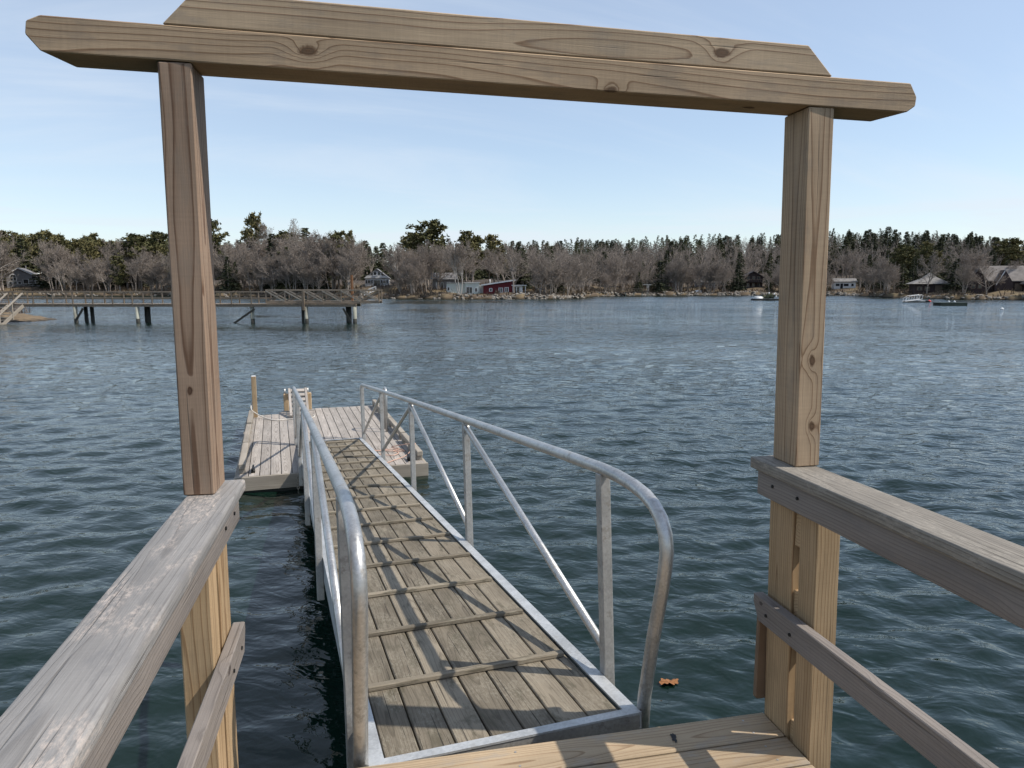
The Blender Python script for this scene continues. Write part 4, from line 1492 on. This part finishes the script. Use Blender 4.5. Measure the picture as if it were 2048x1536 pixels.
# pale cottage and the grey house behind it
h, k = house('flat_roofed_cottage', 'low pale green cottage with flat roof and big dark window', 925, 8.5, 0.95)
MB().box((-1.4, 2.5, 0.85), (4.0, 5.0, 3.0)).build('wall', W_pale, h)
MB().box((2.1, 2.2, 0.9), (3.0, 5.4, 2.9)).build('wall', W_pale, h)
MB().box((-1.4, 2.5, 2.42), (4.4, 5.5, 0.14)).build('roof', R_grey, h)
MB().box((2.1, 2.2, 2.44), (3.3, 5.8, 0.16)).build('roof', W_white, h)
MB().box((4.15, 2.6, 0.75), (1.0, 3.8, 2.4)).build('lean_to', W_white, h)
window(h, 1.45, 0.85, 1.3, 1.25, -0.5, None, False, 2)
window(h, -3.0, 1.1, 0.5, 0.7, 0.0)
window(h, 2.9, 0.9, 0.5, 0.7, -0.5)
h, k = house('grey_house', 'plain grey house half hidden behind the pale green cottage', 887, 22, 2.0)
gable_side(h, -2.6, 2.8, 5.0, 2.3, 1.3, W_grey, R_grey)
window(h, -0.3, 0.8, 0.6, 1.3)
window(h, 1.2, 1.1, 0.7, 0.8)
MB().box((-1.4, -0.03, 0.6), (0.8, 0.06, 1.9)).build('door', M_white, h)

# dark red cottage
h, k = house('red_cottage', 'dark red cottage with slanting roof, white-trimmed windows and glazed porch', 1003, 8, 1.1)
poly_prism(h, 'wall', [(-3.9, -0.6), (2.35, -0.6), (2.35, 2.65), (-3.9, 1.72)], 0, 5.5, W_red)
poly_prism(h, 'roof', [(-4.3, 1.70), (3.0, 2.79), (3.0, 2.99), (-4.3, 1.90)], -0.4, 5.9, R_light)
poly_prism(h, 'verge_board', [(-4.3, 1.62), (3.0, 2.71), (3.0, 2.98), (-4.3, 1.89)], -0.46, -0.405, M_white)
window(h, -2.3, 0.75, 0.5, 0.55)
window(h, -0.15, 0.72, 0.75, 0.8, 0, None, False, 2)
window(h, 1.1, 0.8, 0.7, 0.85, 0, None, False, 2)
MB().box((-1.2, -0.05, -0.35), (5.3, 0.08, 0.14)).build('sill_board', M_white, h)
MB().box((3.4, 2.6, 0.5), (2.1, 4.8, 2.2)).build('wall', W_white, h)
MB().box((3.75, 2.4, 1.72), (3.2, 5.6, 0.16)).build('porch_roof', M_white, h)
for xx in (2.85, 3.55):
    MB().box((xx, 0.17, 0.55), (0.5, 0.05, 1.6)).build('glazing', M_glass, h)
MB().box((4.25, 0.16, 0.5), (0.5, 0.07, 1.7)).build('door', M_white, h)
for xx in (2.45, 5.1):
    MB().box((xx, -0.2, 0.45), (0.13, 0.13, 2.4)).build('porch_post', M_white, h)
tube('stove_pipe', [(-2.5, 2, 1.9), (-2.5, 2, 3.0)], 0.09, M_white, h, 8)

# low houses on the right-hand shore
h, k = house('brown_cabin', 'low brown cabin with a white end among trees at the small jetty', 1332, 20, 2.15)
gable_side(h, -3.0, 2.6, 4.5, 1.5, 0.5, W_tan, R_dark)
MB().box((2.85, 2.25, 0.4), (0.46, 4.4, 2.2)).build('white_end', W_white, h)
for xx in (-1.2, 0.6):
    window(h, xx, 0.7, 0.7, 0.6)
h, k = house('grey_bungalow', 'long low grey bungalow behind the stone bank', 1416, 20, 2.3)
gable_side(h, -3.6, 3.6, 4.5, 1.35, 0.45, W_grey, R_light)
for xx in (-2.4, -0.9, 0.8, 2.3):
    window(h, xx, 0.6, 0.8, 0.6)
h, k = house('brown_chalet', 'dark brown gabled chalet with balcony beside the right gate post', 1506, 22, 2.55)
gable(h, 5.6, 7.5, 2.9, 1.5, W_brown, R_dark, over=0.7)
MB().box((0, -0.8, 1.25), (6.2, 1.5, 0.14)).build('balcony', W_brown, h)
mb = MB().box((0, -1.5, 2.05), (6.2, 0.08, 0.1))
for i in range(12):
    mb.box((-3.0 + i * 0.545, -1.5, 1.65), (0.07, 0.07, 0.8))
mb.build('balcony_railing', W_tan, h)
for xx in (-1.5, 0.1, 1.6):
    window(h, xx, 0.4, 0.8, 1.1, 0, W_tan)
    window(h, xx, 2.5, 0.7, 0.9, 0, W_tan)
MB().box((0, -1.4, -0.6), (6.4, 0.1, 1.0)).build('deck_skirt', R_dark, h)
h, k = house('white_bungalow', 'small white bungalow with light roof right of the right gate post', 1690, 18, 2.2)
gable_side(h, -2.9, 2.9, 5, 1.7, 0.8, W_white, R_light)
for xx, w in ((-2.0, 1.1), (0.3, 1.4), (2.0, 0.7)):
    window(h, xx, 0.75, w, 0.7)
MB().box((-0.9, -0.04, 0.4), (0.7, 0.06, 1.5)).build('door', M_glass, h)

# boathouse
h, k = house('boathouse', 'brown boathouse under a steep silver-shingled hip roof by the shore', 1862, 9, 1.35)
MB().box((0, 3.0, 0.45), (6.4, 6.0, 2.9)).build('wall', W_brown, h)
apex, e0, ez = (0.25, 3.0, 4.35), 0.75, 1.78
cor = [(-3.2 - e0, -e0, ez), (3.2 + e0, -e0, ez), (3.2 + e0, 6 + e0, ez), (-3.2 - e0, 6 + e0, ez)]
mb = MB()
mid = [(-1.2, 1.9, 3.05), (1.6, 1.9, 3.2), (1.6, 4.2, 3.2), (-1.2, 4.2, 3.05)]
mb.add(([*cor, *mid, apex], [(0, 1, 5, 4), (1, 2, 6, 5), (2, 3, 7, 6), (3, 0, 4, 7), (4, 5, 8), (5, 6, 8), (6, 7, 8), (7, 4, 8), (3, 2, 1, 0)]))
mb.build('roof', R_light, h)
MB().box((1.5, -0.06, 0.45), (1.3, 0.1, 2.0)).build('door', W_tan, h)
for xx in (-2.2, -0.7):
    window(h, xx, 0.75, 0.9, 0.7, 0, W_tan)

# barn
h, k = house('shingled_barn', 'large dark shingled barn with long roof at the right edge', 1985, 13, 1.7)
gable_side(h, -2.4, 13.0, 7.0, 2.2, 2.9, W_brown, R_barn, y0=1.0, base=-2.0)
gable(h, 3.6, 6.0, 1.9, 2.6, W_brown, R_barn, y0=-0.6, x0=-2.9, over=0.4, base=-2.0)
poly_prism(h, 'verge_board', [(0.55, 1.1), (1.95, 3.95), (1.95, 4.25), (0.55, 1.4)], -0.4, -0.3, M_white)
poly_prism(h, 'cross_gable', [(0.4, -2.0), (3.6, -2.0), (3.6, 1.6), (2.0, 4.3), (0.4, 1.2)], -0.28, 4.0, W_brown)
gable(h, 6.0, 7.0, 1.9, 3.2, W_brown, R_barn, y0=-1.2, x0=8.6, over=0.6, base=-2.0)
for xx in (-3.6, -2.4):
    window(h, xx, 0.9, 0.6, 0.8, -0.6, W_tan)
MB().box((5.0, 0.95, 0.4), (1.6, 0.08, 2.2)).build('barn_door', W_tan, h)

# ---- things along the far shore
def stairs(name, label, px, s, zb, W, n, mat, rise=0.2, run=0.26):
    Y = shore_depth(px) + s
    t = thing(name, label, 'stairs', Matrix.Translation((pxx(px, Y), Y, zb)))
    for i in range(n):
        MB().box((i * run - 0.8, 0, rise * (i + 1)), (run * 0.9, W, 0.05)).build('tread', mat, t)
    for sy in (-1, 1):
        MB().tube([(-1.0, sy * W / 2, 0.0), (-1.0 + n * run, sy * W / 2, rise * n)], 0.06, 4).tube([(-1.0, sy * W / 2, 0.9), (-1.0 + n * run, sy * W / 2, rise * n + 0.9)], 0.05, 4).build('stringer', mat, t)
        for i in range(0, n + 1, 2):
            MB().box((-1.0 + i * run, sy * W / 2, rise * i + 0.45), (0.07, 0.05, 0.9)).build('baluster', mat, t)
    return t


stairs('bank_stairs', 'white wooden stairs down the bank below the gabled cottage', 738, 2.0, 0.7, 0.9, 8, M_white, 0.12, 0.3)

# small jetty with pickets
Yj = shore_depth(1255) - 1.0
jt = thing('small_jetty', 'small dark jetty with close pickets on the far shore', 'jetty', Matrix.Translation((pxx(1257, Yj), Yj, 0)))
MB().box((0, 0, 1.05), (11.0, 1.6, 0.16)).build('deck', W_brown, jt)
MB().box((0, -0.75, 1.95), (11.0, 0.08, 0.1)).build('top_rail', W_tan, jt)
for i in range(26):
    MB().box((-5.4 + i * 0.432, -0.75, 1.5), (0.1, 0.06, 0.85)).build('picket', W_tan, jt)
for xx in (-5.2, -3.0, -0.8, 1.4, 3.6, 5.2):
    MB().tube([(xx, -0.6, -1.0), (xx, -0.6, 1.0)], 0.12, 8).build('pile', M_pile, jt)
mb = MB().box((4.9, -0.5, 1.9), (0.14, 0.14, 2.6)).box((4.9, -0.5, 3.0), (2.2, 0.12, 0.14)).box((5.3, -0.5, 2.2), (0.12, 0.12, 1.8))
mb.build('hoist_frame', M_rope_w, jt)


def half_hull(px, s, L, W, H, mat, name, label, cat, z=None):
    Y = shore_depth(px) + s
    V, Fc = [], []
    nu, nv = 10, 6
    for i in range(nu + 1):
        u = i / nu * 2 - 1
        wd = W / 2 * (1 - abs(u) ** 2.6) + 0.02
        for j in range(nv + 1):
            a = math.pi * j / nv
            V.append((u * L / 2, -math.cos(a) * wd, math.sin(a) ** 0.7 * H * (1 - 0.35 * abs(u) ** 3)))
    for i in range(nu):
        for j in range(nv):
            Fc.append((i * (nv + 1) + j, (i + 1) * (nv + 1) + j, (i + 1) * (nv + 1) + j + 1, i * (nv + 1) + j + 1))
    zz = land_z(px, s) if z is None else z
    o_ = obj(name, mesh_of(name, V, Fc, mat, True), None, Matrix.Translation((pxx(px, Y), Y, zz - 0.05)) @ Matrix.Rotation(R(8), 4, 'Z'))
    return tag(o_, label, cat)


half_hull(1396, 4.0, 2.2, 1.2, 0.75, M_white, 'upturned_dinghy', 'white upturned dinghy on the bank below the grey bungalow', 'boat')

# ---- floats out in the bay
def wdepth(y):
    return CAM_Z * 1433.6 / (y - HORIZON)


Yw = wdepth(600.5)
fl_ = thing('work_float', 'low work float heaped with gear just left of the right gate post', 'float', Matrix.Translation((pxx(1531, Yw), Yw, 0)))
MB().box((0, 0, 0.1), (4.6, 2.2, 0.42)).build('deck', R_dark, fl_)
for i in range(4):
    MB().box((-1.9 + i * 1.25, -1.12, 0.12), (0.9, 0.1, 0.3)).build('fender', M_piledark, fl_)
fl_tr = thing('trap_stack', 'dark heap of traps and gear on the work float', 'traps', Matrix.Translation((pxx(1540, Yw), Yw, 0.33)))
M_trap = plain('trap_mesh', (0.10, 0.10, 0.055), 0.8, 0, 0.4, 4)
for i in range(11):
    MB().box((rnd.uniform(-0.8, 1.1), rnd.uniform(-0.6, 0.6), 0.18 + 0.34 * (i // 5)), (0.8, 0.5, 0.32), rnd.uniform(-0.4, 0.4)).build('trap', M_trap, fl_tr)
for i, (xx, zz, mt) in enumerate(((-0.2, 1.0, M_white), (0.8, 0.85, M_white), (1.15, 0.4, M_white))):
    MB().tube([(xx, -0.3, zz - 0.15), (xx, -0.3, zz), (xx, -0.3, zz + 0.2)], [0.1, 0.14, 0.05], 8).build('buoy', mt, fl_tr, True)
sk = half_hull(1517, 0, 1.9, 0.9, 0.45, M_galv, 'overturned_skiff', 'small pale skiff lying on the left end of the work float', 'boat', 0.36)
sk.matrix_world = Matrix.Translation((pxx(1517, Yw), Yw - 0.2, 0.31))

Yg = wdepth(604.5)
gf_ = thing('moored_gangway', 'white truss gangway lying on a small float before the boathouse', 'gangway', Matrix.Translation((pxx(1828, Yg), Yg, 0.0)))
for sy in (-0.5, 0.5):
    MB().tube([(-1.5, sy, 0.15), (1.3, sy, 0.55)], 0.05, 5).build('lower_chord', M_white, gf_)
    MB().tube([(-1.5, sy, 0.55), (-0.6, sy, 1.1), (1.2, sy, 1.25)], 0.04, 5).build('top_rail', M_white, gf_)
    for i in range(7):
        xx = -1.4 + i * 0.43
        z0 = 0.16 + (xx + 1.5) * 0.143
        MB().tube([(xx, sy, z0), (xx + 0.16, sy, z0 + 0.62)], 0.038, 4).build('strut', M_white, gf_)
MB().box((0.2, 0, 0.05), (3.0, 1.4, 0.3)).build('float_base', M_piledark, gf_)
sf = thing('pontoon', 'low white and black pontoon beside the white truss gangway', 'float', Matrix.Translation((pxx(1850, Yg), Yg, 0.0)))
MB().box((-0.35, 0, 0.12), (0.8, 0.8, 0.36)).build('white_drum', M_white, sf)
MB().box((0.42, 0, 0.1), (0.7, 0.8, 0.36)).build('black_drum', M_black, sf)
M_red = plain('red_buoy', (0.55, 0.06, 0.05), 0.5)


def ball(name, label, px, y, r, mat, cat='buoy'):
    Yb = wdepth(y)
    bm = bmesh.new()
    bmesh.ops.create_uvsphere(bm, u_segments=14, v_segments=9, radius=r)
    for v in bm.verts:
        v.co.z *= 0.85
        if v.co.z > r * 0.6:
            v.co.x *= 0.7
            v.co.y *= 0.7
    bmesh.ops.create_cone(bm, cap_ends=True, segments=8, radius1=r * 0.16, radius2=r * 0.12, depth=r * 0.5, matrix=Matrix.Translation((0, 0, r)))
    me = bpy.data.meshes.new(name)
    bm.to_mesh(me)
    bm.free()
    me.materials.append(mat)
    me.polygons.foreach_set('use_smooth', [True] * len(me.polygons))
    return tag(obj(name, me, None, Matrix.Translation((pxx(px, Yb), Yb, r * 0.35))), label, cat)


ball('mooring_buoy', 'red and white buoy at the right end of the pontoon', 1861, 604, 0.3, M_red)
ball('mooring_buoy', 'white mooring buoy floating alone at far right', 2008, 619, 0.2, M_white)
Yd = wdepth(611)
df = thing('swim_float', 'low dark green wooden float moored off the barn', 'float', Matrix.Translation((pxx(1902, Yd), Yd, 0)))
M_green = plain('green_black_timber', (0.035, 0.05, 0.04), 0.8, 0, 0.35, 2)
for i in range(9):
    MB().box((-1.62 + i * 0.405, 0, 0.40), (0.385, 2.0, 0.06)).build('plank', M_green, df)
MB().box((0, -1.02, 0.2), (3.66, 0.08, 0.42)).build('fascia', M_green, df)
MB().box((0, 0.05, 0.12), (3.4, 1.9, 0.46)).build('hull', M_piledark, df)
for i, xx in enumerate((-0.3, 0.5)):
    o_ = ball('float_buoy', ('small white buoy lying left on the low dark float', 'small white buoy lying right on the low dark float')[i], 1902, 611, 0.15, M_white)
    o_.matrix_world = Matrix.Translation((pxx(1902, Yd) + xx, Yd - 0.3, 0.55)) @ Matrix.Rotation(R(80), 4, 'Y')

# ---- the far wooden pier on the left
Y0 = 54.0
fp = thing('far_pier', 'long wooden pier on piles with railings across the left water', 'pier', Matrix.Translation((pxx(350, Y0), Y0, 0.0)))
kx = Y0 / 1433.6


def fx_(px):
    return (px - 350) * kx


PL, PR = fx_(-60), fx_(716)
ZD = 1.40
for yy in (-0.75, 0.75):
    board('stringer', (PL, yy, ZD - 0.11), (PR, yy, ZD - 0.11), 0.12, 0.16, M_pierwood, fp)
nd = int((PR - PL) / 0.30)
for i in range(nd):
    x = PL + 0.15 + i * (PR - PL) / nd
    obj('deck_plank', box_mesh(1.7, 0.27, 0.05, M_pierwood, 0.0), fp, frame((x, 0, ZD - 0.004), (0, 1, 0)))
for yy in (-0.8, 0.8):
    board('top_rail', (fx_(-60), yy, ZD + 0.90), (fx_(536), yy, ZD + 0.90), 0.1, 0.09, M_pierwood, fp)
    board('mid_rail', (fx_(-60), yy, ZD + 0.42), (fx_(536), yy, ZD + 0.42), 0.05, 0.10, M_pierwood, fp)
    px = -40
    while px < 540:
        board('railing_post', (fx_(px), yy, ZD - 0.22), (fx_(px), yy, ZD + 0.88), 0.085, 0.085, M_pierwood, fp, up=(0, 1, 0))
        px += 39.2
for px, dys in ((158, (-0.7, 0.6)), (172, (0.5,)), (281, (-0.7, 0.6)), (288, (0.4,)), (392, (-0.6, 0.6)), (508, (-0.6,)), (604, (0.6, 0.1)), (616, (-0.7,)), (690, (0.6,)), (697, (0.1,)), (712, (-0.7,))):
    for dy in dys:
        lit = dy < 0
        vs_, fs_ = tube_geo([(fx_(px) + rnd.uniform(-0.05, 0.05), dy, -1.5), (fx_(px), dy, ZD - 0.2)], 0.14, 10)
        obj('pile', mesh_of('pile', vs_, fs_, M_pile if lit else M_piledark, True), fp)  # rear piles get the dark copy: shade under the deck as colour
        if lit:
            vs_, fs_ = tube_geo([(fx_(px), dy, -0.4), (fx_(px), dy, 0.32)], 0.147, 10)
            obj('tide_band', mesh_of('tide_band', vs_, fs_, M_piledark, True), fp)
for a, b in (((466, -0.2), (515, ZD - 0.35)), ((420, 0.15), (444, -0.4)), ((162, 0.3), (176, ZD - 0.3)), ((690, ZD - 0.3), (704, 0.1))):
    board('diagonal_brace', (fx_(a[0]), -0.85, a[1]), (fx_(b[0]), -0.85, b[1]), 0.05, 0.15, M_piledark, fp)
board('mast', (fx_(702), 0.3, ZD), (fx_(702), 0.3, ZD + 2.15), 0.16, 0.16, paint('rusty_post', (0.26, 0.13, 0.065), 0.3), fp, up=(0, 1, 0))
board('bent_post', (fx_(612), -0.86, 0.95), (fx_(612), -0.86, ZD + 0.95), 0.16, 0.16, M_pierwood, fp, up=(0, 1, 0))

sg_ = thing('stowed_gangway', 'wooden gangway with cross-braced sides stowed on the end of the far pier', 'gangway', Matrix.Translation((fx_(536) + pxx(350, Y0), Y0, ZD + 0.03)))
SL = (760 - 536) * kx
for yy in (-0.55, 0.55):
    board('lower_chord', (0, yy, 0.10), (SL, yy, 0.10), 0.08, 0.16, M_pierwood, sg_)
    board('top_chord', (0, yy, 1.0), (SL, yy, 1.0), 0.1, 0.12, M_pierwood, sg_)
    n = 6
    for i in range(n + 1):
        x = SL * i / n
        board('upright', (x, yy, 0.02), (x, yy, 1.04), 0.08, 0.09, M_pierwood, sg_, up=(0, 1, 0))
    for i in range(n):
        x0_, x1_ = SL * i / n, SL * (i + 1) / n
        board('brace', (x0_, yy - 0.05, 0.95), (x1_, yy - 0.05, 0.16), 0.03, 0.10, M_fascia, sg_)
        board('brace', (x0_, yy + 0.05, 0.16), (x1_, yy + 0.05, 0.95), 0.03, 0.10, M_pierwood, sg_)
for i in range(26):
    obj('deck_plank', box_mesh(1.0, SL / 26 - 0.03, 0.03, M_pierwood, 0.0), sg_, frame((SL * (i + 0.5) / 26, 0, 0.2), (0, 1, 0)))

# stairs from the pier down to the spit, coming towards us
st_ = thing('pier_stairs', 'grey wooden stairs with handrails leading down from the far pier', 'stairs', Matrix.Translation((pxx(42, Y0) + 0.0, Y0 - 0.85, 0)))
for sx in (-0.5, 0.62):
    board('stringer', (sx, 0.0, ZD - 0.1), (sx - 0.45, -2.1, -0.25), 0.06, 0.24, M_fascia, st_)
    board('handrail', (sx, 0.1, ZD + 0.88), (sx - 0.45, -2.1, 0.62), 0.14, 0.06, M_fascia, st_)
    board('upright', (sx - 0.43, -2.0, -0.3), (sx - 0.43, -2.0, 0.7), 0.09, 0.09, M_fascia, st_, up=(0, 1, 0))
    board('upright', (sx - 0.2, -0.95, 0.3), (sx - 0.2, -0.95, 1.45), 0.09, 0.09, M_fascia, st_, up=(0, 1, 0))
for i in range(8):
    u = (i + 0.5) / 8
    obj('tread', box_mesh(1.1, 0.24, 0.045, M_fascia, 0.004), st_, Matrix.Translation((0.06 - 0.45 * u, -2.1 * u, ZD - 0.05 - 1.55 * u)))

# brown spit of land under its landward end
vs, fs = [], []
nx, ny = 60, 26
for i in range(nx + 1):
    X_ = pxx(-420, 56) + (pxx(116, 56) - pxx(-420, 56)) * i / nx
    for j in range(ny + 1):
        v = j / ny * 2 - 1
        u = i / nx
        prof = (1 - v * v) ** 0.8 * (1 - max(0.0, (u - 0.55) / 0.45)) ** 0.62
        z = -0.35 + prof * (1.35 if u < 0.8 else 1.35 - (u - 0.8) * 2.2) + 0.10 * math.sin(i * 1.7 + j * 0.9) * prof + 0.07 * math.sin(i * 3.1 - j * 2.2) * prof
        vs.append((X_, 57.0 + v * (5.0 if u < 0.75 else 5.0 - (u - 0.75) * 10) - 1.2 * (u > 0.9), z))
for i in range(nx):
    for j in range(ny):
        fs.append((i * (ny + 1) + j, (i + 1) * (ny + 1) + j, (i + 1) * (ny + 1) + j + 1, i * (ny + 1) + j + 1))
m_spit, t, b = new_mat('spit_ground')
tc = t.node('ShaderNodeTexCoord').outputs['Object']
z_ = t.sep(tc)[2]
n1 = t.noise(tc, 1.6, 5, 0.65)
c = t.mix(t.rng(n1, 0.35, 0.65, 0, 1), (0.085, 0.062, 0.04, 1), (0.20, 0.145, 0.085, 1))
c = t.mix(t.rng(t.math('ADD', z_, t.math('MULTIPLY', n1, 0.3)), 0.12, 0.34, 1, 0, True), c, (0.022, 0.018, 0.013, 1))
t.put(b.inputs['Base Color'], c)
b.inputs['Roughness'].default_value = 0.95
tag(obj('spit', mesh_of('spit', vs, fs, m_spit, True)), kind='structure')
V, Fc = [], []
for i in range(900):
    px = rs2.uniform(-260, 26)
    g = Vector((pxx(px, 58.5), 57.0 + rs2.uniform(-3.0, 4.0), 0.75))
    for k in range(4):
        a = rs2.rand() * 6.283
        l = Vector((math.cos(a) * 0.5, math.sin(a) * 0.5, 1)) * rs2.uniform(0.4, 1.5)
        o_ = g + Vector((rs2.normal(0, 0.2), rs2.normal(0, 0.2), -0.3))
        w = Vector((-math.sin(a), math.cos(a), 0)) * 0.012
        k0 = len(V)
        V.extend((o_ - w, o_ + w, o_ + l * 0.6 + w, o_ + l))
        Fc.append((k0, k0 + 1, k0 + 2, k0 + 3))
tag(obj('brush', mesh_of('brush', V, Fc, M_bush)), 'reddish bare brush on the spit at the left edge', 'brush', kind='stuff')
